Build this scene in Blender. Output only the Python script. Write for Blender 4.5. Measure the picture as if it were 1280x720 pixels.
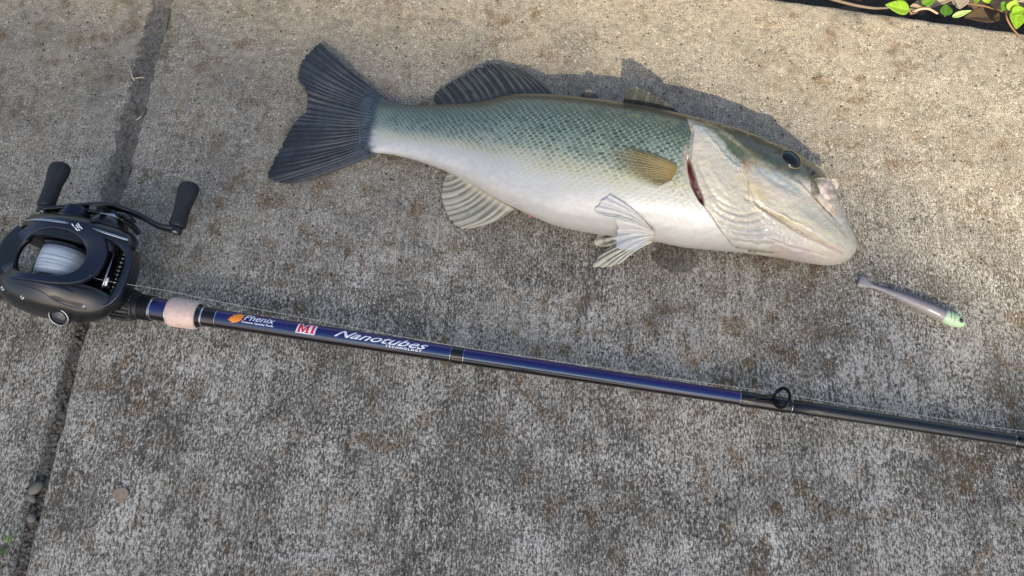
import bpy, bmesh, math, random
import numpy as np
from mathutils import Vector, Matrix

random.seed(7); RNG = np.random.default_rng(7)
for o in list(bpy.data.objects): bpy.data.objects.remove(o)
scene = bpy.context.scene
col = scene.collection
R = math.radians

# ------------------------------------------------------------------ camera
FPX, DIST, TILT = 962.0, 0.66, R(20)
CAM = np.array([0.0, -DIST*math.sin(TILT), DIST*math.cos(TILT)])
cd = bpy.data.cameras.new('camera'); cam = bpy.data.objects.new('camera', cd); col.objects.link(cam)
cd.sensor_width = 36.0; cd.lens = FPX/1280*36.0; cd.clip_start = 0.01; cd.clip_end = 500
cam.location = CAM; cam.rotation_euler = (TILT, 0, 0)
scene.camera = cam
scene.render.resolution_x = 1024; scene.render.resolution_y = 576

# ------------------------------------------------------------------ sky, sun, exposure
SUN_EL, SUN_AZ = R(39), R(186)            # azimuth measured clockwise from +Y
SUN = np.array([math.sin(SUN_AZ)*math.cos(SUN_EL), math.cos(SUN_AZ)*math.cos(SUN_EL), math.sin(SUN_EL)])
world = bpy.data.worlds.new('World'); scene.world = world; world.use_nodes = True
wn = world.node_tree; wn.nodes.clear()
sky = wn.nodes.new('ShaderNodeTexSky'); sky.sky_type = 'NISHITA'; sky.sun_disc = False
sky.sun_elevation = SUN_EL; sky.sun_rotation = SUN_AZ; sky.dust_density = 3.0; sky.ozone_density = .6
bg = wn.nodes.new('ShaderNodeBackground'); bg.inputs[1].default_value = 0.13
wo = wn.nodes.new('ShaderNodeOutputWorld')
wn.links.new(sky.outputs[0], bg.inputs[0]); wn.links.new(bg.outputs[0], wo.inputs[0])
sl = bpy.data.lights.new('sun', 'SUN'); sl.energy = 5.0; sl.angle = R(0.53); sl.color = (1.0, 0.85, 0.62)
so = bpy.data.objects.new('sun', sl); col.objects.link(so)
so.rotation_euler = Vector(-SUN).to_track_quat('-Z', 'Y').to_euler(); so.location = SUN*30
vs = scene.view_settings
vs.view_transform = 'Standard'; vs.look = 'None'; vs.exposure = 0.95; vs.gamma = 1.0; vs.use_curve_mapping = False

# ------------------------------------------------------------------ helpers
def W(px, py, z=0.0):
    """point of the place at height z that was measured at (px, py) on the photograph"""
    px = np.asarray(px, float); py = np.asarray(py, float); z = np.asarray(z, float)
    x = (px-640)/FPX; y = (360-py)/FPX
    dy = y*math.cos(TILT)+math.sin(TILT); dz = y*math.sin(TILT)-math.cos(TILT)
    t = (z-CAM[2])/dz
    return np.stack(np.broadcast_arrays(CAM[0]+t*x, CAM[1]+t*dy, CAM[2]+t*dz), -1)
def PXY(P):
    d = P-CAM
    y = d[..., 1]*math.cos(TILT)+d[..., 2]*math.sin(TILT); z = -(-d[..., 1]*math.sin(TILT)+d[..., 2]*math.cos(TILT))
    return np.stack([640+FPX*d[..., 0]/z, 360-FPX*y/z], -1)
def lin(c):
    c = np.asarray(c, float)/255.0
    return np.where(c <= 0.04045, c/12.92, ((c+0.055)/1.055)**2.4)
def smooth(a, b, x):
    t = np.clip((x-a)/(b-a), 0, 1); return t*t*(3-2*t)
_lat = RNG.random((256, 256))
def vnoise(x, y):
    x = np.asarray(x, float); y = np.asarray(y, float)
    xi = np.floor(x).astype(int); yi = np.floor(y).astype(int); fx = x-xi; fy = y-yi
    fx = fx*fx*(3-2*fx); fy = fy*fy*(3-2*fy)
    g = lambda a, b: _lat[a % 256, b % 256]
    return (g(xi, yi)*(1-fx)+g(xi+1, yi)*fx)*(1-fy)+(g(xi, yi+1)*(1-fx)+g(xi+1, yi+1)*fx)*fy
def fbm(x, y, o=3):
    s = 0; a = 0.5; t = 0
    for k in range(o):
        s = s+a*vnoise(x*2**k+17*k, y*2**k+31*k); t += a; a *= .5
    return s/t
def catmull(P, n, closed=False):
    P = np.asarray(P, float)
    if P.ndim == 1: P = P[:, None]
    N = len(P)
    if closed: t = np.linspace(0, N, n, endpoint=False)
    else: t = np.linspace(0, N-1, n)
    i = np.floor(t).astype(int)
    if not closed: i = np.minimum(i, N-2)
    f = (t-i)[:, None]
    if closed: g = lambda k: P[k % N]
    else: g = lambda k: np.where((k < 0)[:, None], 2*P[0]-P[1], np.where((k > N-1)[:, None], 2*P[-1]-P[-2], P[np.clip(k, 0, N-1)]))
    a, b, c, d = g(i-1), g(i), g(i+1), g(i+2)
    return .5*((2*b)+(-a+c)*f+(2*a-5*b+4*c-d)*f*f+(-a+3*b-3*c+d)*f**3)
def resample(P, n):
    P = np.asarray(P, float); L = np.r_[0, np.cumsum(np.linalg.norm(np.diff(P, axis=0), axis=1))]
    t = np.linspace(0, L[-1], n); return np.stack([np.interp(t, L, P[:, k]) for k in range(P.shape[1])], 1)
def grid_faces(nu, nv, cu=False, cv=False):
    u = np.arange(nu if cu else nu-1); v = np.arange(nv if cv else nv-1)
    U, V = np.meshgrid(u, v, indexing='ij'); U2 = (U+1) % nu; V2 = (V+1) % nv
    return np.stack([U*nv+V, U2*nv+V, U2*nv+V2, U*nv+V2], -1).reshape(-1, 4)
def new_mesh(name, V, Fc, color=None, smooth_=True):
    me = bpy.data.meshes.new(name); V = np.asarray(V, np.float32).reshape(-1, 3)
    if isinstance(Fc, np.ndarray) and Fc.ndim == 2:
        k = Fc.shape[1]; n = len(Fc)
        me.vertices.add(len(V)); me.vertices.foreach_set('co', V.ravel())
        me.loops.add(n*k); me.loops.foreach_set('vertex_index', Fc.astype(np.int32).ravel())
        me.polygons.add(n); me.polygons.foreach_set('loop_start', np.arange(0, n*k, k, dtype=np.int32))
        me.polygons.foreach_set('loop_total', np.full(n, k, np.int32))
        me.update(calc_edges=True); me.validate()
    else:
        me.from_pydata([tuple(map(float, v)) for v in V], [], [tuple(map(int, f)) for f in Fc]); me.update()
    if smooth_: me.polygons.foreach_set('use_smooth', np.ones(len(me.polygons), bool))
    if color is not None:
        c = np.asarray(color, np.float32).reshape(len(V), -1)
        if c.shape[1] == 3: c = np.c_[c, np.ones(len(V), np.float32)]
        a = me.color_attributes.new('Col', 'FLOAT_COLOR', 'POINT'); a.data.foreach_set('color', c.astype(np.float32).ravel())
    return me
def put(name, me, mat=None, parent=None, base=None):
    o = bpy.data.objects.new(name, me); col.objects.link(o)
    if mat is not None and me is not None: me.materials.append(mat)
    if parent is not None: o.parent = parent
    elif base is not None: o.location = base
    return o
def tag(o, label=None, cat=None, group=None, kind=None):
    if label: o['label'] = label
    if cat: o['category'] = cat
    if group: o['group'] = group
    if kind: o['kind'] = kind
    return o
def empty(name, loc, label, cat, group=None, rot=(0, 0, 0)):
    o = bpy.data.objects.new(name, None); col.objects.link(o); o.location = loc; o.rotation_euler = rot; o.empty_display_size = .01
    return tag(o, label, cat, group)
class MB:
    """collects pieces of one part, in millimetres or metres"""
    def __init__(s): s.v = []; s.f = []; s.n = 0
    def add(s, V, Fc):
        V = np.asarray(V, float).reshape(-1, 3); s.v.append(V); s.f += [tuple(int(i)+s.n for i in f) for f in Fc]; s.n += len(V); return s
    def tube(s, path, rad, nseg=10, closed=False, cap=True):
        P = np.asarray(path, float); N = len(P); rad = np.broadcast_to(np.asarray(rad, float), (N,))
        return s.sweep(P, rad, rad, nseg, closed, cap, 2.0)
    def sweep(s, P, w, h, nseg=14, closed=False, cap=True, e=3.2, up=(0, 0, 1)):
        P = np.asarray(P, float); N = len(P); w = np.broadcast_to(np.asarray(w, float), (N,)); h = np.broadcast_to(np.asarray(h, float), (N,))
        T = (np.roll(P, -1, 0)-np.roll(P, 1, 0)) if closed else np.gradient(P, axis=0)
        T /= np.linalg.norm(T, axis=1)[:, None]+1e-12
        upv = np.array(up, float)
        S = np.cross(T, upv); ln = np.linalg.norm(S, axis=1)
        if ln.min() < .05: S = np.cross(T, np.array([.3, 1, .2])); ln = np.linalg.norm(S, axis=1)
        S /= ln[:, None]; U = np.cross(S, T)
        a = np.linspace(0, 2*math.pi, nseg, endpoint=False)
        cx = np.sign(np.cos(a))*np.abs(np.cos(a))**(2/e); cy = np.sign(np.sin(a))*np.abs(np.sin(a))**(2/e)
        V = P[:, None]+S[:, None]*(w[:, None]*cx)[..., None]+U[:, None]*(h[:, None]*cy)[..., None]
        F = [tuple(f) for f in grid_faces(N, nseg, closed, True)]
        if cap and not closed: F += [tuple(range(nseg))[::-1], tuple((N-1)*nseg+k for k in range(nseg))]
        return s.add(V, F)
    def lathe(s, prof, o, ax, nseg=32, ripple=None):
        """prof rows (distance along axis, radius)"""
        prof = np.asarray(prof, float); o = np.asarray(o, float); ax = np.asarray(ax, float)/np.linalg.norm(ax)
        r = np.cross(ax, (0, 0, 1.) if abs(ax[2]) < .9 else (1., 0, 0)); r /= np.linalg.norm(r); q = np.cross(ax, r)
        a = np.linspace(0, 2*math.pi, nseg, endpoint=False)
        m = np.ones((len(prof), nseg)) if ripple is None else ripple(np.arange(len(prof))[:, None], a[None])*np.ones((len(prof), nseg))
        V = o+ax*prof[:, 0, None, None]+(prof[:, 1, None]*m)[..., None]*(r*np.cos(a)[:, None]+q*np.sin(a)[:, None])[None]
        F = [tuple(f) for f in grid_faces(len(prof), nseg, False, True)]
        if prof[0, 1] > 1e-6: F.append(tuple(range(nseg))[::-1])
        if prof[-1, 1] > 1e-6: F.append(tuple((len(prof)-1)*nseg+k for k in range(nseg)))
        return s.add(V, F)
    def plate(s, prof, rings):
        """closed XZ outline swept along Y; rings rows (y, scale, dx, dz)"""
        prof = np.asarray(prof, float); c = prof.mean(0); V = []
        for (y, k, dx, dz) in rings:
            p = (prof-c)*k+c; V.append(np.stack([p[:, 0]+dx, np.full(len(p), y), p[:, 1]+dz], 1))
        n = len(prof); F = [tuple(f) for f in grid_faces(len(rings), n, False, True)]
        F += [tuple(range(n))[::-1], tuple((len(rings)-1)*n+k for k in range(n))]
        return s.add(np.array(V), F)
    def box(s, c, sz, M=None):
        c = np.asarray(c, float); q = np.array([[x, y, z] for x in (-.5, .5) for y in (-.5, .5) for z in (-.5, .5)])*np.asarray(sz, float)
        if M is not None: q = q@np.asarray(M, float).T
        return s.add(q+c, [(0, 1, 3, 2), (4, 6, 7, 5), (0, 4, 5, 1), (2, 3, 7, 6), (0, 2, 6, 4), (1, 5, 7, 3)])
    def build(s, name, mat, parent=None, k=1.0, off=(0, 0, 0), smooth_=True, angle=None):
        V = (np.concatenate(s.v)*k)-np.asarray(off, float)
        me = new_mesh(name, V, s.f, None, smooth_)
        bm = bmesh.new(); bm.from_mesh(me); bmesh.ops.recalc_face_normals(bm, faces=bm.faces); bm.to_mesh(me); bm.free()
        if angle is not None: me.set_sharp_from_angle(angle=R(angle))
        return put(name, me, mat, parent)

# ------------------------------------------------------------------ materials
def mat_new(name):
    m = bpy.data.materials.new(name); m.use_nodes = True; nt = m.node_tree
    return m, nt, nt.nodes['Principled BSDF'], nt.nodes['Material Output']
def plain(name, srgb, rough=.5, metal=0., coat=0., spec=.5, bump=0., bscale=800., var=.0, croughness=.05):
    m, nt, b, out = mat_new(name); c = lin(srgb)
    b.inputs['Base Color'].default_value = (*c, 1); b.inputs['Roughness'].default_value = rough; b.inputs['Metallic'].default_value = metal
    b.inputs['Coat Weight'].default_value = coat; b.inputs['Coat Roughness'].default_value = croughness; b.inputs['Specular IOR Level'].default_value = spec
    tc = nt.nodes.new('ShaderNodeTexCoord'); n = nt.nodes.new('ShaderNodeTexNoise'); n.inputs['Scale'].default_value = bscale; n.inputs['Detail'].default_value = 4
    nt.links.new(tc.outputs['Object'], n.inputs['Vector'])
    if var > 0:
        mx = nt.nodes.new('ShaderNodeMix'); mx.data_type = 'RGBA'; mx.inputs[6].default_value = (*(c*(1-var)), 1); mx.inputs[7].default_value = (*np.minimum(c*(1+var), 1), 1)
        nt.links.new(n.outputs['Fac'], mx.inputs[0]); nt.links.new(mx.outputs[2], b.inputs['Base Color'])
    rr = nt.nodes.new('ShaderNodeMapRange'); rr.inputs[3].default_value = rough*.85; rr.inputs[4].default_value = min(1, rough*1.2)
    nt.links.new(n.outputs['Fac'], rr.inputs[0]); nt.links.new(rr.outputs[0], b.inputs['Roughness'])
    if bump > 0:
        bp = nt.nodes.new('ShaderNodeBump'); bp.inputs['Strength'].default_value = bump; bp.inputs['Distance'].default_value = .0006
        nt.links.new(n.outputs['Fac'], bp.inputs['Height']); nt.links.new(bp.outputs[0], b.inputs['Normal'])
    return m
def vcol(name, rough=.4, spec=.5, coat=0., transl=0., alpha=False, bump=0., bscale=900., sss=0.):
    m, nt, b, out = mat_new(name)
    a = nt.nodes.new('ShaderNodeAttribute'); a.attribute_name = 'Col'
    nt.links.new(a.outputs['Color'], b.inputs['Base Color'])
    b.inputs['Roughness'].default_value = rough; b.inputs['Specular IOR Level'].default_value = spec
    b.inputs['Coat Weight'].default_value = coat; b.inputs['Coat Roughness'].default_value = .12
    if sss > 0:
        b.inputs['Subsurface Weight'].default_value = sss; b.inputs['Subsurface Scale'].default_value = .004; b.inputs['Subsurface Radius'].default_value = (1, .6, .45)
    if bump > 0:
        tc = nt.nodes.new('ShaderNodeTexCoord'); n = nt.nodes.new('ShaderNodeTexNoise'); n.inputs['Scale'].default_value = bscale; n.inputs['Detail'].default_value = 3
        bp = nt.nodes.new('ShaderNodeBump'); bp.inputs['Strength'].default_value = bump; bp.inputs['Distance'].default_value = .0005
        nt.links.new(tc.outputs['Object'], n.inputs['Vector']); nt.links.new(n.outputs['Fac'], bp.inputs['Height']); nt.links.new(bp.outputs[0], b.inputs['Normal'])
    last = b
    if transl > 0:
        t = nt.nodes.new('ShaderNodeBsdfTranslucent'); nt.links.new(a.outputs['Color'], t.inputs['Color'])
        mx = nt.nodes.new('ShaderNodeMixShader'); mx.inputs[0].default_value = transl
        nt.links.new(b.outputs[0], mx.inputs[1]); nt.links.new(t.outputs[0], mx.inputs[2]); last = mx
    if alpha:
        tr = nt.nodes.new('ShaderNodeBsdfTransparent'); mx = nt.nodes.new('ShaderNodeMixShader')
        nt.links.new(a.outputs['Alpha'], mx.inputs[0]); nt.links.new(tr.outputs[0], mx.inputs[1]); nt.links.new(last.outputs[0], mx.inputs[2]); last = mx
    nt.links.new(last.outputs[0], out.inputs['Surface'])
    return m

def concrete_material():
    m, nt, b, out = mat_new('weathered_concrete'); N = nt.nodes; Lk = nt.links.new
    tc = N.new('ShaderNodeTexCoord')
    def mapping(sc, rot=R(-2.25)):
        r = N.new('ShaderNodeMapping'); r.inputs['Rotation'].default_value = (0, 0, -rot); Lk(tc.outputs['Object'], r.inputs[0])
        s = N.new('ShaderNodeMapping'); s.inputs['Scale'].default_value = sc; Lk(r.outputs[0], s.inputs[0]); return s.outputs[0]
    def noise(vec, scale, detail=3, rough=.55, dist=0.):
        n = N.new('ShaderNodeTexNoise'); n.inputs['Scale'].default_value = scale; n.inputs['Detail'].default_value = detail
        n.inputs['Roughness'].default_value = rough; n.inputs['Distortion'].default_value = dist; Lk(vec, n.inputs['Vector']); return n.outputs['Fac']
    def rng(v, a, b_, c=0., d=1.):
        n = N.new('ShaderNodeMapRange'); n.inputs[1].default_value = a; n.inputs[2].default_value = b_; n.inputs[3].default_value = c; n.inputs[4].default_value = d; Lk(v, n.inputs[0]); return n.outputs[0]
    def mixc(f, A, B, typ='MIX'):
        n = N.new('ShaderNodeMix'); n.data_type = 'RGBA'; n.blend_type = typ
        (Lk(f, n.inputs[0]) if not isinstance(f, float) else setattr(n.inputs[0], 'default_value', f))
        for k, X in ((6, A), (7, B)):
            if isinstance(X, tuple): n.inputs[k].default_value = (*X, 1)
            else: Lk(X, n.inputs[k])
        return n.outputs[2]
    def math_(op, A, B):
        n = N.new('ShaderNodeMath'); n.operation = op
        for k, X in ((0, A), (1, B)):
            if isinstance(X, (int, float)): n.inputs[k].default_value = X
            else: Lk(X, n.inputs[k])
        return n.outputs[0]
    iso = mapping((1, 1, 1)); streak = mapping((1, .40, 1)); long_ = mapping((1, .06, 1))
    sep = N.new('ShaderNodeSeparateXYZ'); Lk(tc.outputs['Object'], sep.inputs[0])
    # brushed finish is worn smooth towards the bed, still brushed in the lower part
    brushed = rng(math_('ADD', sep.outputs['Y'], math_('MULTIPLY', noise(iso, 7, 3), .30)), .44, .10)
    g1 = noise(streak, 760, 2, .66); g2 = noise(iso, 1150, 2, .66); g3 = noise(long_, 300, 2, .5); gbig = noise(iso, 150, 3, .6)
    grain = math_('ADD', math_('MULTIPLY', g1, .62), math_('MULTIPLY', g2, .38))
    clump = math_('ADD', math_('MULTIPLY', math_('SUBTRACT', noise(iso, 60, 4, .6), .5), .16), math_('MULTIPLY', math_('SUBTRACT', noise(iso, 9, 4, .6), .5), .26))
    grain = math_('ADD', grain, clump)
    streaky = math_('ADD', math_('MULTIPLY', grain, .86), math_('MULTIPLY', g3, .14))
    mixg = N.new('ShaderNodeMix'); Lk(brushed, mixg.inputs[0]); Lk(math_('ADD', math_('MULTIPLY', g2, .75), math_('MULTIPLY', gbig, .25)), mixg.inputs[2]); Lk(streaky, mixg.inputs[3])
    gr = mixg.outputs[0]
    # colour of the paste: dark weathered film and pale worn tops
    tops = rng(gr, .488, .575)
    dark = mixc(rng(noise(iso, 26, 4, .6), .35, .65), (.050, .046, .038), (.085, .076, .058))
    pale = mixc(rng(noise(iso, 18, 4, .6), .35, .65), (.42, .40, .345), (.60, .57, .495))
    mid = mixc(rng(noise(iso, 33, 4, .6), .35, .65), (.135, .126, .104), (.215, .198, .160))
    c_b = mixc(tops, mixc(rng(gr, .40, .50), dark, mid), pale)
    tops2 = rng(gr, .43, .60)
    c_s = mixc(tops2, mixc(rng(noise(iso, 30, 4), .35, .65), (.11, .10, .08), (.19, .17, .13)), mixc(rng(noise(iso, 14, 4), .35, .65), (.40, .36, .285), (.50, .44, .33)))
    c = mixc(brushed, c_s, c_b)
    # pale and dark clouds of wear
    cl = noise(iso, 9, 5, .62); g_fine = noise(iso, 1500, 2, .6)
    c = mixc(rng(cl, .56, .72, 0, .55), c, mixc(.35, (.035, .034, .032), c))
    c = mixc(rng(noise(iso, 22, 5, .65, .4), .57, .70, 0, .5), c, (.055, .052, .045))
    # rust coloured lichen stains
    rs = math_('MULTIPLY', rng(noise(iso, 48, 4, .6), .535, .63), rng(noise(iso, 6.5, 2), .38, .54))
    c = mixc(math_('MULTIPLY', rs, .62), c, mixc(tops, (.085, .055, .028), (.30, .205, .11)))
    c = mixc(rng(noise(iso, 75, 3, .5, .3), .70, .76, 0, .45), c, (.50, .49, .46))
    v2 = N.new('ShaderNodeTexVoronoi'); v2.inputs['Scale'].default_value = 34; Lk(mapping((1, 1, 1), .6), v2.inputs['Vector'])
    vc2 = N.new('ShaderNodeSeparateColor'); Lk(v2.outputs['Color'], vc2.inputs[0])
    sp2 = math_('MULTIPLY', rng(math_('ADD', v2.outputs['Distance'], math_('MULTIPLY', noise(iso, 130, 3), .5)), .60, .36), rng(vc2.outputs[0], .60, .75))
    c = mixc(math_('MULTIPLY', math_('MULTIPLY', math_('MULTIPLY', sp2, rng(noise(iso, 7, 3), .42, .58)), brushed), .6), c, mixc(tops, (.105, .068, .030), (.24, .16, .082)))
    # bright quartz grains and dark pits
    vo = N.new('ShaderNodeTexVoronoi'); vo.inputs['Scale'].default_value = 330; Lk(iso, vo.inputs['Vector'])
    vr = N.new('ShaderNodeSeparateColor'); Lk(vo.outputs['Color'], vr.inputs[0])
    spk = math_('MULTIPLY', rng(vr.outputs[0], .955, .97), rng(vo.outputs['Distance'], .42, .25))
    c = mixc(math_('MULTIPLY', spk, .65), c, (.62, .60, .56))
    pit = math_('MULTIPLY', rng(vr.outputs[1], .965, .98), rng(vo.outputs['Distance'], .5, .3))
    c = mixc(math_('MULTIPLY', pit, .8), c, (.03, .03, .028))
    fine = rng(g_fine, .30, .70, .50, 1.50)
    cmb = N.new('ShaderNodeCombineColor'); [Lk(fine, cmb.inputs[k]) for k in range(3)]
    c = mixc(1.0, c, cmb.outputs[0], 'MULTIPLY')
    Lk(c, b.inputs['Base Color']); b.inputs['Roughness'].default_value = .92; b.inputs['Specular IOR Level'].default_value = .25
    h = math_('ADD', gr, math_('ADD', math_('MULTIPLY', spk, .10), math_('MULTIPLY', pit, -.25)))
    bp = N.new('ShaderNodeBump'); bp.inputs['Strength'].default_value = .85; bp.inputs['Distance'].default_value = .0022; Lk(h, bp.inputs['Height']); Lk(bp.outputs[0], b.inputs['Normal'])
    return m
M_CONC = concrete_material()
def soil_material(name, a, b_, sc=220):
    m, nt, b, out = mat_new(name); N = nt.nodes
    tc = N.new('ShaderNodeTexCoord'); n = N.new('ShaderNodeTexNoise'); n.inputs['Scale'].default_value = sc; n.inputs['Detail'].default_value = 6; n.inputs['Roughness'].default_value = .7
    nt.links.new(tc.outputs['Object'], n.inputs['Vector'])
    r = N.new('ShaderNodeValToRGB'); r.color_ramp.elements[0].position = .35; r.color_ramp.elements[1].position = .68
    r.color_ramp.elements[0].color = (*a, 1); r.color_ramp.elements[1].color = (*b_, 1); nt.links.new(n.outputs['Fac'], r.inputs[0]); nt.links.new(r.outputs[0], b.inputs['Base Color'])
    b.inputs['Roughness'].default_value = .95
    bp = N.new('ShaderNodeBump'); bp.inputs['Distance'].default_value = .004; nt.links.new(n.outputs['Fac'], bp.inputs['Height']); nt.links.new(bp.outputs[0], b.inputs['Normal'])
    return m
M_SOIL = soil_material('bed_soil', (.012, .010, .008), (.06, .045, .032))
M_JOINT = soil_material('joint_dirt', (.075, .069, .058), (.25, .23, .195), 300)
M_GROUND = soil_material('open_ground', (.04, .05, .02), (.10, .09, .05), 6)

# ------------------------------------------------------------------ ground and pavement
put('ground', new_mesh('ground', [(-150, -150, -.125), (150, -150, -.125), (150, 150, -.125), (-150, 150, -.125)], np.array([[0, 1, 2, 3]])), M_GROUND)['kind'] = 'structure'
JA, JB = W(210, 0)[:2], W(25, 720)[:2]                       # right slab's edge along the joint
LA, LB = W(197, 0)[:2], W(9, 720)[:2]                        # left slab's edge
jd = (JA-JB)/np.linalg.norm(JA-JB); ld = (LA-LB)/np.linalg.norm(LA-LB)
E1, E2 = W(960, -6)[:2], W(1280, 38)[:2]                     # slab edge along the planted bed
ed = (E2-E1)/np.linalg.norm(E2-E1)
def meet(p, d, q, e):
    t = np.linalg.solve(np.stack([d, -e], 1), q-p); return p+d*t[0]
pavement = bpy.data.objects.new('pavement', None); col.objects.link(pavement); pavement['kind'] = 'structure'; pavement['label'] = 'weathered brushed concrete pavement slabs with a dirt filled joint'
def spaced(Lg, fine0, fine1, step, coarse):
    e = np.array([0, .0012, .0025, .004, .006, .009, .013, .018, .025])
    mid = np.r_[np.arange(.03, Lg-.03, coarse)]
    mid = mid[(mid < fine0) | (mid > fine1)]
    mid = np.r_[mid, np.arange(max(fine0, .03), min(fine1, Lg-.03), step)]
    return np.unique(np.r_[e, np.sort(mid), Lg-e[::-1]])
def slab(c00, c10, c11, c01, fu, fv, seed):
    """quad slab, u along c00>c10, v along c00>c01; fu, fv = finely meshed stretches in metres"""
    Lu = np.linalg.norm(c10-c00); Lv = np.linalg.norm(c01-c00)
    us = spaced(Lu, *fu, .006, .05); vs_ = spaced(Lv, *fv, .003, .05)
    U, V = np.meshgrid(us, vs_, indexing='ij'); a = (U/Lu)[..., None]; b = (V/Lv)[..., None]
    P = (c00*(1-a)+c10*a)*(1-b)+(c01*(1-a)+c11*a)*b
    d = np.minimum(np.minimum(U, Lu-U), np.minimum(V, Lv-V))
    nz = fbm(P[..., 0]*60+seed, P[..., 1]*60, 4); nz2 = fbm(P[..., 0]*14+seed, P[..., 1]*14, 3)
    rr = .005+.008*nz
    q = np.clip(1-d/rr, 0, 1); z = -rr*(1-np.sqrt(1-q*q*.96))
    z = z+(nz2-.5)*.0022*smooth(0, .03, d)+(nz-.5)*.0012
    # ragged arris: push border points in and out
    wob = (fbm(P[..., 0]*45+seed*3, P[..., 1]*45+9, 4)-.5)*.0035*smooth(.025, 0, d)
    cen = P.reshape(-1, 2).mean(0); P = P+(P-cen)/np.linalg.norm(P-cen, axis=-1)[..., None]*wob[..., None]
    T = np.concatenate([P, z[..., None]], -1); nu, nv = T.shape[:2]
    F = grid_faces(nu, nv)
    ring = np.r_[np.arange(nv), np.arange(1, nu)*nv+nv-1, (nu-1)*nv+np.arange(nv-2, -1, -1), np.arange(nu-2, 0, -1)*nv]
    Vt = T.reshape(-1, 3); Bt = Vt[ring].copy(); Bt[:, 2] = -.124; k = len(ring); n0 = len(Vt)
    S = np.stack([ring, np.roll(ring, -1), n0+np.roll(np.arange(k), -1), n0+np.arange(k)], 1)
    return put('slab', new_mesh('slab', np.r_[Vt, Bt], np.r_[F, S]), M_CONC, pavement)
cR = meet(JA, jd, E1, ed); cL = meet(LA, ld, E1, ed)
R00 = cR-jd*1.55; R10 = R00+ed*1.6; R11 = cR+ed*1.6
slab(R00, R10, R11, cR, (0, .98), (.85, 1.56), 1)
L10 = cL-ld*1.55; L00 = L10-ed*1.3; L01 = cL-ed*1.3
slab(L00, L10, cL, L01, (1.02, 1.31), (.85, 1.56), 5)
gp = .012
S11 = R00-jd*gp; S12 = R10-jd*gp
slab(S11-jd*1.5, S12-jd*1.5, S12, S11, (0, 0), (0, 0), 9)
T11 = L00-ld*gp; T12 = L10-ld*gp
slab(T11-ld*1.5, T12-ld*1.5, T12, T11, (0, 0), (0, 0), 13)
# dirt in the joint
n = 420; t = np.linspace(-1.5, .02, n)
cen = (cR+cL)/2+jd*t[:, None]*1.0 ; cross = np.linspace(-.011, .011, 9)
side = np.array([jd[1], -jd[0]])
P = cen[:, None]+side*cross[None, :, None]
zz = -.0085+.0078*smooth(-.02, .11, P[..., 1])+(fbm(P[..., 0]*180, P[..., 1]*180, 4)-.5)*.008
js = put('soil_joint', new_mesh('soil_joint', np.concatenate([P, zz[..., None]], -1), grid_faces(n, 9)), M_JOINT); js['kind'] = 'structure'
# the bed beyond the slabs
bx = np.linspace(-1.5, 1.7, 150); by = np.linspace(-.012, 1.6, 80)
BX, BY = np.meshgrid(bx, by, indexing='ij'); nrm = np.array([-ed[1], ed[0]])
Pb = E1+ed*BX[..., None]+nrm*BY[..., None]
zb = -.088+(fbm(Pb[..., 0]*25, Pb[..., 1]*25, 4)-.5)*.03
sb = put('soil_bed', new_mesh('soil_bed', np.concatenate([Pb, zb[..., None]], -1), grid_faces(150, 80)), M_SOIL); sb['kind'] = 'structure'

# ------------------------------------------------------------------ fish
M_FISH = vcol('fish_skin', rough=.36, spec=.5, coat=.6, bump=.4, bscale=1000)
M_FIN = vcol('fish_fin', rough=.45, spec=.4, coat=.12, transl=.3, alpha=True, bump=.3, bscale=900)
DV = np.array([
 (450,130,449,180),(466,120,463,190),(490,127,481,192),(514,132,503,196),(556,131,537,206),(600,128,576,223),(645,119,612,244),(690,120,652,264),(735,124.5,692,281),
 (775,130,737,291),(815,136.5,786,297),(850,144.5,825,303),(880,152,862,310),(910,160,902,313.5),(940,171,942,317),(970,185,977,322),(1000,200,1006,327),
 (1020,214,1030,331),(1033,238,1047,331),(1046,264,1059,327),(1058,284,1066,320),(1066,297,1070,311)], float)
TH = np.array([1.5,5.8,8,10,14,18.5,24,29,33,35.5,37,37.5,37.5,37,35.5,33,29.5,25,20,15,10,4.5])/1000
ZC = np.array([12,10.5,10,11,14,18,23,27.5,31,33,34.5,35,35,34.5,33.5,31,28,25,22,19,17,16])/1000
NS, NT = 1000, 330
st = catmull(DV, NS); th = catmull(TH, NS)[:, 0]; zc = catmull(ZC, NS)[:, 0]
# close the ends smoothly
sN = np.linspace(0, 1, NS)
Dw = W(st[:, 0], st[:, 1], zc)[:, :2]; Vw = W(st[:, 2], st[:, 3], zc)[:, :2]
Mw = (Dw+Vw)/2; hv = (Dw-Vw)/2; hl = np.linalg.norm(hv, axis=1)
tanphi = ((CAM[:2]-Mw)*hv).sum(1)/hl/(CAM[2]-zc)
hk = np.sqrt(np.maximum(hl**2-(th*tanphi)**2*.9, (hl*.72)**2))/hl
hv = hv*hk[:, None]
tv = np.r_[np.linspace(-.35, math.pi+.55, 370), np.linspace(math.pi+.55, 2*math.pi-.35, 62)[1:-1]]; NT = len(tv)
cx = np.cos(tv); sx = np.sin(tv)
cxs = np.sign(cx)*np.abs(cx)**.92; sxs = np.sign(sx)*np.abs(sx)**.90
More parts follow.
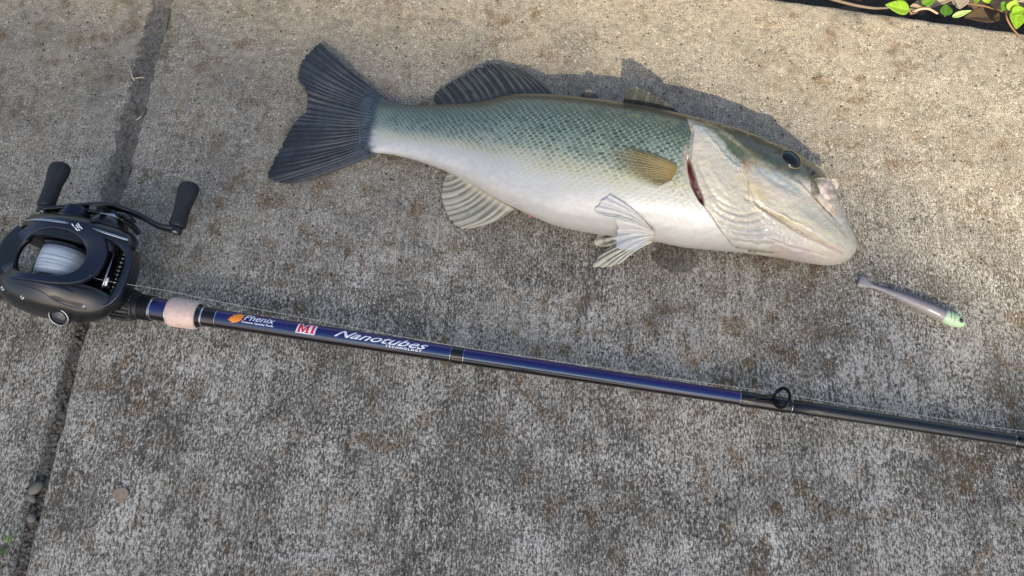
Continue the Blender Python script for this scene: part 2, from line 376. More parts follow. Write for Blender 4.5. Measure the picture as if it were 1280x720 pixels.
# a little fuller towards the belly, keel-like back
zprof = sxs*(1-.07*cx)
BV = np.zeros((NS, NT, 3))
BV[..., :2] = Mw[:, None]+hv[:, None]*cxs[None, :, None]
BV[..., 2] = zc[:, None]+th[:, None]*zprof[None]
lo = BV[..., 2]; BV[..., 2] = np.where(lo < .004, .0004+.0036*np.exp(np.minimum((lo-.004)/.004, 0)), lo)
def gnormals(G):
    du = np.gradient(G, axis=0); dv = (np.roll(G, -1, 1)-np.roll(G, 1, 1)); n = np.cross(dv, du); return n/(np.linalg.norm(n, axis=-1)[..., None]+1e-12)
NRM = gnormals(BV)
if NRM[NS//2, 185, 2] < 0: NRM = -NRM
BP = PXY(BV); X, Y = BP[..., 0], BP[..., 1]
Dp = st[:, None, :2]; Vp = st[:, None, 2:]
fr = ((BP-Dp)*(Vp-Dp)).sum(-1)/((Vp-Dp)**2).sum(-1)
under = smooth(-.02, -.25, sx)[None]*np.ones((NS, 1))
seg = np.r_[0, np.cumsum(np.linalg.norm(np.diff(Mw, axis=0), axis=1))]*1000
def plist(*p): return np.array(p, float).reshape(-1, 2)
def pdist(X, Y, poly):
    """distance to a polyline, and position along it (0..1)"""
    best = np.full(X.shape, 1e9); al = np.zeros(X.shape); n = len(poly)-1
    for i in range(n):
        a, b = poly[i], poly[i+1]; d = b-a; t = np.clip(((X-a[0])*d[0]+(Y-a[1])*d[1])/(d@d), 0, 1)
        q = np.hypot(X-a[0]-t*d[0], Y-a[1]-t*d[1]); m = q < best; best = np.where(m, q, best); al = np.where(m, (i+t)/n, al)
    return best, al
# --- gill edge: everything beyond it is head
gill = catmull(plist(858,146, 863,158, 864,180, 861,200, 866,226, 877,254, 889,273, 902,290, 914,304, 930,313), 120)
gx = np.interp(Y, gill[:, 1], gill[:, 0]); hd = X-gx+5.0*(fbm(Y/9+3, X/40, 3)-.5)                     # signed distance, positive on the head
head = smooth(-1.2, 1.2, hd)
# --- colours of the trunk
fk = np.array([-.1, .0, .035, .075, .12, .19, .28, .38, .47, .55, .63, .72, .85, 1.1])
ck = lin(np.array([(24,22,12),(27,26,13),(38,40,19),(56,62,33),(80,94,68),(106,124,108),(128,148,138),(154,171,160),(190,200,188),(214,218,208),(224,228,224),(226,229,230),(226,227,226),(220,214,204)]))
tailward = smooth(.34, .02, sN)[:, None]
ff = fr-.11*tailward*smooth(.1, .5, fr)+(fbm(X/22, Y/14, 3)-.5)*.09
base = np.stack([np.interp(ff, fk, ck[:, k]) for k in range(3)], -1)
# --- scales
pitch = 6.0*(.46+.54*(hl/hl.max()))
colc = np.r_[0, np.cumsum(np.diff(seg)/pitch[1:])]
girth = np.zeros((NS, NT)); dg = np.linalg.norm(np.diff(BV, axis=1), axis=-1)
rowmm = np.cumsum(np.c_[np.zeros(NS), dg], axis=1)*1000
i0 = np.argmin(np.abs(tv)); rowmm -= rowmm[:, i0:i0+1]
rowc = rowmm/(pitch[:, None]*.50)
U_ = colc[:, None]*1.0+.10*np.sin(rowc*.9)+.5*(fbm(X/14, Y/14, 3)-.5)+rowc*.10
Vr = rowc+.6*(fbm(X/20+9, Y/20, 3)-.5)
best = np.full((NS, NT), 9.); bu = np.zeros((NS, NT)); cid = np.zeros((NS, NT))
for dr in (-1, 0, 1):
    r_ = np.round(Vr)+dr; off = (np.mod(r_, 2))*.5
    c_ = np.round(U_-off)+off
    du = (U_-c_); dv_ = (Vr-r_)*.5
    q = np.hypot(du*1.0, dv_*1.45)
    m = q < best; best = np.where(m, q, best); bu = np.where(m, du, bu); cid = np.where(m, np.sin(c_*12.9898+r_*78.233)*43758.5453, cid)
crand = cid-np.floor(cid)
spot = smooth(.50, .26, best+.22*bu)
sstr = np.interp(ff, [-.05, .03, .10, .18, .30, .44, .54, .62, .72, .85], [0, .3, .7, 1, 1, 1, .85, .5, .16, .04])
sstr = sstr*(.60+.40*smooth(.06, .2, sN)[:, None])*(.55+.7*crand)*(1-head)
sstr = sstr*(1-.35*smooth(.45, .6, sN)[:, None])
dcol = np.stack([np.interp(ff, [0, .1, .3, .45, .55, .7, .9], lin(np.array([(28,30,15),(38,46,28),(52,68,58),(92,106,86),(150,150,104),(188,186,158),(214,212,204)]))[:, k]) for k in range(3)], -1)
C = base*(1-(.88*sstr*spot)[..., None])+dcol*(.88*sstr*spot)[..., None]
lite = smooth(.40, .56, best)*sstr*.6
C = C*(1-lite[..., None])+lin((226, 234, 228))*lite[..., None]
C *= (.93+.14*crand*(1-head)+.07*head)[..., None]
# dark blotchy lateral mottles
mot = smooth(.55, .68, fbm(X/9, Y/6, 3))*np.interp(ff, [.05, .15, .42, .5], [0, .45, .35, 0])*(1-head)
C = C*(1-mot[..., None])+lin((60, 76, 62))*mot[..., None]
# gold-green tint right under the ridge
gg = np.exp(-((fr-.065)/.035)**2)*smooth(.25, .45, sN)[:, None]*(1-head)*smooth(.4, .6, fbm(X/6, Y/3, 3))
C = C*(1-.5*gg[..., None])+lin((112, 118, 58))*.5*gg[..., None]
# throat patch behind the gill: freckles
fre = smooth(34, 8, np.hypot((X-852)/1.1, Y-232))*smooth(.55, .62, fbm(X/2.2, Y/2.2, 2))*(1-head)
C = C*(1-.6*fre[..., None])+lin((140, 132, 92))*.6*fre[..., None]
tail_blue = smooth(.075, .02, sN[:, None]+.05*(fbm(X/7, Y/4, 3)-.5))*np.ones((1, NT))
C = C*(1-.95*tail_blue[..., None])+lin((66, 82, 98))*.95*tail_blue[..., None]
# --- head colours
hb = lin((225, 220, 208))*np.ones((NS, NT, 3))
wob = (fbm(X/10, Y/10, 3)-.5)*10; wob2 = (fbm(X/10+50, Y/10+9, 3)-.5)*10
Xw, Yw = X+wob, Y+wob2
ridge = np.interp(Xw, [855, 900, 940, 976, 1003, 1028], [147, 156, 171, 187, 201, 218]); below = Yw-ridge
lowb = np.interp(Xw, [855, 880, 905, 930, 960, 990, 1010, 1030], [3, 14, 30, 41, 40, 33, 28, 16])
olive = smooth(1.25, .55, below/lowb)
hb = hb*(1-olive[..., None])+(lin((80, 84, 60))*(1-smooth(.7, .15, below/lowb)[..., None])+lin((38, 39, 27))*smooth(.8, .2, below/lowb)[..., None])*olive[..., None]
def stroke(pts, w, rgb, k=1., warp=1.):
    global hb
    d, al = pdist(X+wob*.5*warp, Y+wob2*.5*warp, catmull(plist(*pts), 40)); m = (np.clip(np.exp(-(d/w)**2)*k*(.15+1.6*fbm(X/3.0+w, Y/3.0, 3)), 0, 1))[..., None]
    hb = hb*(1-m)+lin(rgb)*m
stroke((868,158, 884,172, 900,188, 921,207), 5, (156,170,174), 1.0)
stroke((884,156, 903,172, 916,186, 930,203), 3.8, (70,84,54), 1.2)
stroke((902,166, 925,182, 945,198, 965,208), 3, (150,150,118), .6)
stroke((930,178, 950,190, 972,203), 3.8, (50,54,40), 1.1)
stroke((955,186, 972,194, 985,212, 1000,214), 4, (60,60,46), .6)
stroke((951,212, 973,224, 994,237), 5.5, (160,174,180), 1.0)
stroke((958,207, 980,217, 1000,226), 2.5, (92,104,100), .6)
stroke((933,205, 935,213), 3.5, (196,132,116), .5)
stroke((938,232, 952,243), 11, (214,196,156), .45)
stroke((925,222, 940,236, 955,250), 4, (206,188,148), .4)
stroke((880,180, 892,215, 915,250), 12, (232,228,216), .7)
stroke((985,262, 1010,268, 1040,286), 11, (222,220,206), .7)
stroke((1046,268, 1060,285, 1068,303), 4, (176,186,190), .6)
stroke((957,294, 985,306, 1010,318), 9, (216,206,206), .7)
stroke((970,315, 985,318), 6, (206,176,170), .5)
stroke((1030,305, 1050,315), 4, (196,160,152), .4)
stroke((1000,268, 1025,280, 1050,300), 13, (210,208,192), .8)
stroke((905,275, 930,288, 960,292), 11, (212,216,216), .7)
stroke((1010,258, 1035,276, 1060,296), 4, (188,192,180), .6)
stroke((985,276, 1010,280, 1035,292), 3, (196,190,150), .5)
stroke((945,256, 962,266, 980,276), 4, (180,160,124), .5)
stroke((870,200, 876,228, 890,250), 4, (190,186,176), .6)
stroke((1000,315, 1025,323, 1050,324), 4, (204,190,188), .6)
stroke((940,200, 952,206, 962,214), 3, (170,160,130), .6)
stroke((933,248, 955,260, 970,270, 997,288, 1028,303), 1.6, (128,104,82), .7, .7)
stroke((1028,303, 1052,316), 1.5, (150,116,104), .6, .6)
stroke((880,262, 895,284, 915,303), 3, (196,200,206), .6)
stroke((936,311, 944,312), 1.6, (50,40,36), .9, .2)
stroke((1003,205, 1018,214, 1026,224), 6.5, (58,58,42), 1.2)
stroke((999,226, 1012,232, 1016,240), 6, (186,182,176), .8)
stroke((1022,226, 1022,240), 5, (84,80,56), 1.1)
stroke((1030,232, 1036,252), 5, (206,194,190), .8)
stroke((1014,246, 1030,258), 2.5, (206,160,130), .6)
stroke((1014,228, 1018,242, 1032,260, 1044,272), 1.5, (110,88,70), .9, .4)
stroke((1040,262, 1054,276, 1064,292), 2.2, (196,196,192), .8, .4)
stroke((1024,262, 1042,280, 1058,298), 1.3, (150,138,116), .7, .5)
stroke((925,196, 933,222, 936,247), 1.4, (150,140,116), .7, .5)
stroke((892,262, 912,273, 938,277, 958,270), 1.0, (170,160,144), .7, .5)
stroke((896,272, 916,283, 942,287, 966,279), 1.0, (170,160,144), .7, .5)
stroke((903,283, 925,292, 948,295, 972,289), 1.0, (176,164,152), .7, .5)
stroke((920,306, 944,311, 968,314), 1.3, (120,98,90), .8, .3)
mt = smooth(.56, .66, fbm(X/4, Y/4, 3))*.35*olive
hb = hb*(1-mt[..., None])+lin((40, 40, 30))*mt[..., None]
hn = (fbm(X/5, Y/5, 3)-.5)
hb = hb*(1+.22*hn)[..., None]
hb[..., 2] *= (1-.05*smooth(.5, .7, fbm(X/16, Y/16, 2)))
C = C*(1-head[..., None])+hb*head[..., None]
# cheek scales, nostrils, speckle
chk = smooth(34, 14, np.hypot((X-925)/1.5, (Y-200)*1.0))*head
cs = np.sin(X*1.35+Y*.55)*np.sin(Y*1.25-X*.35)
C = C*(1-.16*chk*smooth(0, .8, cs))[..., None]
for nx_, ny_ in ((1010, 212), (1016, 217)):
    nm = smooth(2.6, 1.2, np.hypot(X-nx_, Y-ny_)); C = C*(1-.85*nm)[..., None]
spk_ = smooth(.66, .74, fbm(X/1.7, Y/1.7, 2))*head*smooth(.4, .6, fbm(X/14, Y/14, 2)); C = C*(1-.22*spk_)[..., None]
# --- gill slit, dark red
slit = plist(860,197, 863,212, 868,232, 875,247, 879,256)
ds, al = pdist(X, Y, slit); sw = 3.8*np.sin(np.clip(al, 0.02, .98)*math.pi)**.6
sm = smooth(sw+.8, sw-.8, ds)
C = C*(1-sm[..., None])+lin((74, 8, 14))*sm[..., None]
rim = np.exp(-((hd-2.2)/1.8)**2)*smooth(150, 190, Y)
rim = rim*smooth(.3, .7, fbm(X/4, Y/6, 2))
C = C*(1-.4*rim[..., None])+lin((150, 144, 140))*.4*rim[..., None]
pre = np.exp(-((hd+5)/4)**2)*smooth(176, 190, Y)*smooth(262, 200, Y)
C = C*(1-.55*pre[..., None])+lin((190, 172, 160))*.55*pre[..., None]
lumC = C.mean(-1); C = np.clip(C*(.86-(.30+.08*head)*np.clip(lumC/.72, 0, 1))[..., None], .004, .6)
# --- relief
H = (1-head)*(.16*smooth(.55, .2, best)*(1+.9*bu))*np.interp(ff, [-.1, .05, .15, .6, .9], [.2, .6, 1, .9, .25])
H = H+head*3.0*smooth(0, 2.5, hd)*smooth(.0, .08, fr)*smooth(1.05, .95, fr)*smooth(60, 20, hd)
H = H-sm*5.0
def crease(pts, w, d):
    global H
    q, al = pdist(X+wob*.25, Y+wob2*.25, catmull(plist(*pts), 40)); H = H-1.7*d*np.exp(-(q/w)**2)*np.sin(np.clip(al, .04, .96)*math.pi)**.5
crease((933,248, 955,260, 970,270, 997,288, 1028,303, 1054,317), 2.6, 1.3)
crease((925,200, 932,222, 933,248), 3, .7)
crease((912,182, 925,196, 933,207), 2.5, .6)
crease((868,190, 878,222, 896,250, 925,262), 2.4, .5)
crease((890,250, 905,262, 930,268, 950,262), 2.2, .7)
crease((892,262, 912,273, 938,277, 958,270), 2.2, .7)
crease((896,272, 916,283, 942,287, 966,279), 2.2, .7)
crease((903,283, 925,292, 948,295, 972,289), 2.2, .6)
crease((912,296, 935,301, 958,304, 985,302), 2.2, .6)
crease((920,306, 944,311, 968,314), 2.2, .9)
crease((1000,222, 1013,240, 1030,258, 1050,280), 3, 1.2)
crease((1012,214, 1018,228, 1016,244), 2.6, 1.2)
crease((951,216, 975,230, 997,244), 3, .5)
crease((985,210, 1000,210), 9, .8)
H = H+head*(1.0*(fbm(X/9, Y/7, 3)-.5)+.45*(fbm(X/3, Y/2.5, 2)-.5))
H = H+.35*chk*cs
crease((925,196, 934,222, 938,248, 962,272), 2.0, -.55); crease((985,222, 1005,236, 1025,255, 1045,276), 2.2, -.8); crease((872,160, 892,182, 915,205, 930,214), 2.0, -.5)
crease((960,262, 990,276, 1020,293, 1050,311), 2.6, -.7); crease((880,188, 892,222, 912,248), 3.0, -.35); crease((1003,205, 1016,214, 1030,224), 2.4, -.8)
crease((940,290, 970,301, 1005,313, 1040,322), 2.0, .6); crease((905,170, 930,186, 955,200), 2.0, .5)
# blunt swelling of the jaw and cheek
def bump(cx_, cy_, rx, ry, h, ang=0):
    global H
    c, s = math.cos(ang), math.sin(ang); a = (X-cx_)*c+(Y-cy_)*s; b = -(X-cx_)*s+(Y-cy_)*c
    H = H+h*np.exp(-(a/rx)**2-(b/ry)**2)
bump(1018, 285, 34, 11, 3.6, .6); bump(915, 235, 26, 30, 1.6, .4); bump(985, 245, 24, 9, 1.0, .5); bump(988, 198, 15, 12, 1.6)
bump(978, 303, 32, 7, 2.2, .35); bump(1035, 312, 22, 5, 1.2, .35); bump(935, 222, 7, 26, 1.4, -.5)
H = H*(1-under)*smooth(1.0, .985, sN)[:, None]
BVd = BV+NRM*(H/1000)[..., None]
BVd[..., 2] = np.maximum(BVd[..., 2], .0003)
# close ends
F = grid_faces(NS, NT, False, True)
tailc = BVd[0].mean(0); nosec = BVd[-1].mean(0)+np.array([.002, -.0012, 0])
Vall = np.r_[BVd.reshape(-1, 3), [tailc], [nosec]]
Call = np.r_[C.reshape(-1, 3), [C[0].mean(0)], [C[-1].mean(0)]]
n0 = NS*NT
j = np.arange(NT); j2 = (j+1) % NT
cap1 = np.stack([np.full(NT, n0), j, j2, j2], 1); cap2 = np.stack([np.full(NT, n0+1), (NS-1)*NT+j2, (NS-1)*NT+j, (NS-1)*NT+j], 1)
fbase = np.array([*Mw[NS//2], 0.0])
fish = empty('fish', fbase, 'large silver green bass lying on its side on the concrete', 'fish')
me = bpy.data.meshes.new('body'); tri = np.r_[F[:, [0, 1, 2]], F[:, [0, 2, 3]], cap1[:, :3], cap2[:, :3]]
me = new_mesh('body', Vall-fbase, tri, Call)
bm = bmesh.new(); bm.from_mesh(me); bmesh.ops.recalc_face_normals(bm, faces=bm.faces); bm.to_mesh(me); bm.free()
body = put('body', me, M_FISH, fish)
# height of the fish's upper flank where the photograph shows it
zmap = np.full((200, 400), -1.0)
ii = np.round((Y-80)/1.5).astype(int); jj = np.round((X-450)/1.6).astype(int)
ok = (ii >= 0) & (ii < 200) & (jj >= 0) & (jj < 400)
np.maximum.at(zmap, (ii[ok], jj[ok]), BVd[..., 2][ok])
def flank_z(px, py):
    i = np.clip(np.round((np.asarray(py)-80)/1.5).astype(int), 1, 198); j = np.clip(np.round((np.asarray(px)-450)/1.6).astype(int), 1, 398)
    return np.maximum.reduce([zmap[i, j], zmap[i+1, j], zmap[i-1, j], zmap[i, j+1], zmap[i, j-1]])

def fin(name, bpts, epts, zb, ze, rays, colf, parent=fish, nv=40, per=8, ripple=.0006, bow=0., jag=.03, zfun=None, thick=.0006, zbow=0., curl=None, label=None):
    nu = rays*per+1
    B = resample(catmull(plist(*bpts), 60), nu); Eg = resample(catmull(plist(*epts), 120), nu)
    u = np.linspace(0, 1, nu); v = np.linspace(0, 1, nv)
    phs = u*rays+.55*(vnoise(u*rays*.55, u*0+7)-.5)+.2*(vnoise(u*rays*1.7, u*0+2)-.5); ray = .5+.5*np.cos(phs*2*math.pi)                              # 1 on a ray, 0 on the membrane
    ln = 1-jag*(.6*(1-ray)+.8*vnoise(u*rays*1.3, u*0+3))
    vv = v[None, :]*ln[:, None]
    P = B[:, None]*(1-vv[..., None])+Eg[:, None]*vv[..., None]
    dr = Eg-B; nrm_ = np.stack([-dr[:, 1], dr[:, 0]], 1)
    P = P+nrm_[:, None]*(bow*np.sin(vv*math.pi))[..., None]
    zbv = np.interp(u, np.linspace(0, 1, len(zb)), zb); zev = np.interp(u, np.linspace(0, 1, len(ze)), ze)
    z = zbv[:, None]*(1-vv)+zev[:, None]*vv+zbow*np.sin(vv*math.pi)
    if zfun is not None: z = zfun(P, z, vv)
    z = z+ripple*(ray[:, None]-.5)*np.minimum(vv*4, 1)+ripple*.8*(vnoise(u*rays*.8, u*0)[:, None]-.5)*vv*2
    z = np.maximum(z, .0009)
    G = W(P[..., 0], P[..., 1], z)
    r2 = .5+.5*np.cos(phs*4*math.pi+.6); br = smooth(.42, .62, vv+.15*(vnoise(u*rays, u*0+5)[:, None]-.5))
    rayc = ray[:, None]*(1-br)+np.maximum(ray, .85*r2)[:, None]*br
    rayc = np.clip(rayc*(.6+.8*vnoise(u*rays*.9, u*0+11)[:, None])*(.7+.6*fbm(P[..., 0]/5, P[..., 1]/5, 2)), 0, 1)
    c = colf(u[:, None]*np.ones_like(vv), vv, rayc, P)
    me = new_mesh(name, G.reshape(-1, 3)-fbase, grid_faces(nu, nv), c.reshape(-1, c.shape[-1]))
    o = put(name, me, M_FIN, parent); s = o.modifiers.new('thickness', 'SOLIDIFY'); s.thickness = thick; s.offset = -1
    if label: o['label'] = label
    return o
def mixk(a, b, k): return a*(1-k[..., None])+b*k[..., None]
def with_a(c, a): return np.concatenate([c, np.broadcast_to(a, c.shape[:2])[..., None]], -1)
def tail_col(u, v, ray, P):
    c = mixk(lin((50, 54, 60))*np.ones((*u.shape, 3)), lin((88, 95, 102)), smooth(.4, .95, ray)*.8)
    c = mixk(c, lin((92, 112, 130)), smooth(.30, .0, v)*.85)
    c = mixk(c, lin((38, 41, 47)), smooth(.55, .95, v)*.35)
    c = mixk(c, lin((98, 104, 112)), smooth(.9, 1, u)*.5*smooth(.1, .5, v))
    c = c*(.82+.36*fbm(P[..., 0]/7, P[..., 1]/7, 3))[..., None]
    return with_a(c, np.clip(smooth(.0, .16, v-.06*(1-ray))*(1.0-.12*smooth(.8, 1, v)), 0, 1))
def tail_z(P, z, v):
    f = flank_z(P[..., 0], P[..., 1]); z = np.where((P[..., 0] > 451) & (f > 0), np.maximum(z, f+.0007), z); return z+.003*np.sin(P[..., 0]*.05+P[..., 1]*.07)*v
fin('tail_fin', (482,123, 476,140, 472,165, 474,191), (399,53, 384,66, 374,82, 371,97, 380,112, 383,128, 379,141, 366,154, 352,180, 338,206, 332,222, 345,229, 372,229), [.009, .011, .010, .009], [.010, .012, .010, .006, .003], 30, tail_col, nv=70, ripple=.0006, jag=.025, zfun=tail_z, bow=-.018)
def dors_col(u, v, ray, P):
    c = mixk(lin((44, 46, 46))*np.ones((*u.shape, 3)), lin((112, 112, 106)), smooth(.55, 1, ray)*.7)
    c = mixk(c, lin((66, 72, 66)), smooth(.3, 0, v)*.7)
    c = c*(.8+.4*fbm(P[..., 0]/8, P[..., 1]/8, 3))[..., None]
    return with_a(c, np.clip(.95-.22*smooth(.4, 1, v)*(1-ray), 0, 1))
fin('soft_dorsal_fin', (549,134, 590,131, 620,126, 660,121, 697,124), (541,124, 548,111, 575,95, 596,83, 613,77, 634,82, 655,88), [.019, .022, .027, .029, .031], [.010, .008, .008, .009, .011], 15, dors_col, nv=44, ripple=.0009, jag=.07, bow=.05)
def spine_col(u, v, ray, P):
    c = mixk(lin((78, 82, 80))*np.ones((*u.shape, 3)), lin((112, 114, 106)), smooth(.6, 1, ray)*.7)
    return with_a(c, np.clip(.72-.2*(1-ray)*v, 0, 1))
fin('spiny_dorsal_fin', (722,124, 736,126, 750,128), (728,119, 737,109, 748,121), [.032, .033, .033], [.036, .040, .035], 3, spine_col, nv=14, ripple=.0006, jag=.10)
fin('spiny_dorsal_fin', (778,132, 800,136, 825,142, 852,148), (784,108, 798,109, 815,116, 834,129, 855,146), [.034, .034, .035, .036], [.064, .062, .057, .049, .038], 6, spine_col, nv=20, ripple=.0009, jag=.10)
def anal_col(u, v, ray, P):
    c = mixk(lin((150, 149, 138))*np.ones((*u.shape, 3)), lin((194, 190, 172)), smooth(.35, .8, ray))
    c = mixk(c, lin((222, 214, 196)), smooth(.18, 0, v)*.8)
    c = mixk(c, lin((206, 196, 166)), smooth(.12, 0, u)*.7)
    return with_a(c, np.clip(.97-.25*(1-ray), 0, 1))
fin('anal_fin', (566,209, 580,224, 610,243, 643,261), (561,214, 554,230, 552,246, 556,262, 564,277, 574,285, 590,285), [.013, .012, .014, .018], [.008, .005, .003, .0025, .003, .003], 12, anal_col, nv=40, ripple=.0008, jag=.03, bow=-.08)
def pelv_col(u, v, ray, P):
    c = mixk(lin((196, 200, 206))*np.ones((*u.shape, 3)), lin((226, 224, 214)), smooth(.4, .9, ray)*.7)
    c = mixk(c, lin((220, 208, 188)), smooth(.4, .0, v)*.5)
    return with_a(c, np.clip(.98-.22*(1-ray)*smooth(.2, 1, v), 0, 1))
def on_flank(P, z, v):
    f = flank_z(P[..., 0], P[..., 1]); return np.maximum(z, np.where(f > 0, f+.0005+.0007*np.sin(v*2.2), 0))
fin('pelvic_fin', (813,284, 817,288, 818,293, 815,298), (760,242, 751,250, 743,257, 741,264, 756,270, 767,274, 770,286, 769,297, 771,310, 784,314, 796,312), [.044, .043, .041, .038], [.050, .048, .044, .040, .038, .034], 10, pelv_col, nv=40, ripple=.0008, jag=.05, zfun=on_flank, bow=.06, thick=.0003)
def pelv2_col(u, v, ray, P):
    c = mixk(lin((104, 104, 96))*np.ones((*u.shape, 3)), lin((214, 212, 196)), smooth(.45, .9, ray))
    c = mixk(c, lin((222, 220, 210)), smooth(.85, 1, u)*.9)
    c = mixk(c, lin((206, 204, 186)), smooth(.75, 1, v)*.8)
    return with_a(c, np.clip(.95-.40*(1-ray), 0, 1))
fin('pelvic_fin', (806,294, 812,298, 818,301), (746,293, 742,301, 745,308, 760,309, 751,318, 744,326, 740,335, 757,335, 775,330), [.027, .025, .022], [.016, .012, .008, .006, .006, .008], 8, pelv2_col, nv=36, ripple=.0009, jag=.05, bow=.05)
def pect_col(u, v, ray, P):
    c = mixk(lin((104, 100, 70))*np.ones((*u.shape, 3)), lin((150, 140, 104)), smooth(.4, .9, ray)*.8)
    c = mixk(c, lin((158, 128, 66)), smooth(.40, 0, v)*.5)
    c = mixk(c, lin((104, 104, 66)), smooth(.30, 0, u)*.6)
    c = mixk(c, lin((132, 140, 116)), smooth(.55, 1, v)*.7)
    return with_a(c, np.clip(.74*smooth(.96, .2, v)*(1-.6*(1-ray)*smooth(.05, .5, v))+.04, 0, 1))
def pect_z(P, z, v):
    f = flank_z(P[..., 0], P[..., 1]); return np.where(f > 0, f+.0007+.0010*np.sin(v*2.4), z)
fin('pectoral_fin', (845,205, 846,212, 843,219, 838,226), (790,184, 768,180, 753,183, 748,192, 753,204, 766,213, 783,223, 800,231, 818,237), [.060]*4, [.064]*4, 19, pect_col, nv=44, ripple=.0009, jag=.07, zfun=pect_z, bow=.02)
def pect2_col(u, v, ray, P):
    c = mixk(lin((72, 68, 56))*np.ones((*u.shape, 3)), lin((120, 116, 100)), smooth(.5, 1, ray)*.8)
    return with_a(c, np.clip(.16+.16*ray*v+.16*smooth(.9, 1, v), 0, 1))
fin('pectoral_fin', (842,300, 856,304, 870,308), (812,318, 824,333, 846,341, 864,338, 874,326), [.010, .010, .010], [.0015, .0015, .0015], 10, pect2_col, nv=24, ripple=.0006, jag=.03, bow=.03)
# eye
vis = (NRM[..., 2] > .15)
ei = np.argmin(np.where(vis, np.hypot(X-988.5, Y-200), 1e9)); en = NRM.reshape(-1, 3)[ei]; en = en+np.array([.02, -.12, .25]); en /= np.linalg.norm(en); ec = BVd.reshape(-1, 3)[ei]-en*.0006
mb = MB(); mb.lathe([(-.003, .0080), (0, .0093), (.0014, .0087), (.0026, .0064), (.0033, .0034), (.0036, 0)], ec, en, 28)
eye = mb.build('eye', plain('eye_black', (8, 10, 16), rough=.12, coat=.25, spec=.35), fish, off=fbase)
mb = MB(); a = np.linspace(0, 2*math.pi, 40, endpoint=False); ax = Vector(en); r1 = ax.orthogonal().normalized(); r2 = ax.cross(r1)
mb.tube([ec+np.array(r1*math.cos(t)*.0092+r2*math.sin(t)*.0092) for t in a], .0007, 8, True)
mb.build('eye_rim', plain('eye_rim', (86, 82, 60), rough=.4, coat=.3), eye, off=fbase)
# folded lip of the upper jaw
def lip_col(u, v, ray, P):
    c = mixk(lin((178, 168, 160))*np.ones((*u.shape, 3)), lin((224, 212, 204)), smooth(.3, .9, vnoise(P[..., 0]/4, P[..., 1]/4)))
    c = mixk(c, lin((92, 88, 62)), smooth(.4, .0, u)*smooth(.8, .1, v)*.8)
    return with_a(c, np.clip(1.0-.75*smooth(.6, 1, v)*vnoise(u*9, v*3), 0, 1))
fin('lip', (1018,222, 1023,234, 1030,248, 1040,264), (1038,226, 1047,224, 1049,233, 1045,240, 1049,250, 1046,262, 1048,270), [.030, .030, .028, .025], [.038, .036, .034, .031, .028], 4, lip_col, nv=30, ripple=.0012, jag=.06, bow=-.06, thick=.0006, zbow=.002, zfun=lambda P, z, v: np.maximum(z, np.where(flank_z(P[..., 0], P[..., 1]) > 0, flank_z(P[..., 0], P[..., 1])+.0016*np.sin(np.clip(v*3, 0, 1.6)), 0)))
# small sores and leavings on the belly
mb = MB(); p0 = W(664, 268, .018); mb.lathe([(0, .0028), (.0016, .0022), (.0024, 0)], p0, (.1, -.6, .8), 12); mb.build('vent', plain('vent_flesh', (176, 96, 88), rough=.3, coat=.4), fish, off=fbase)

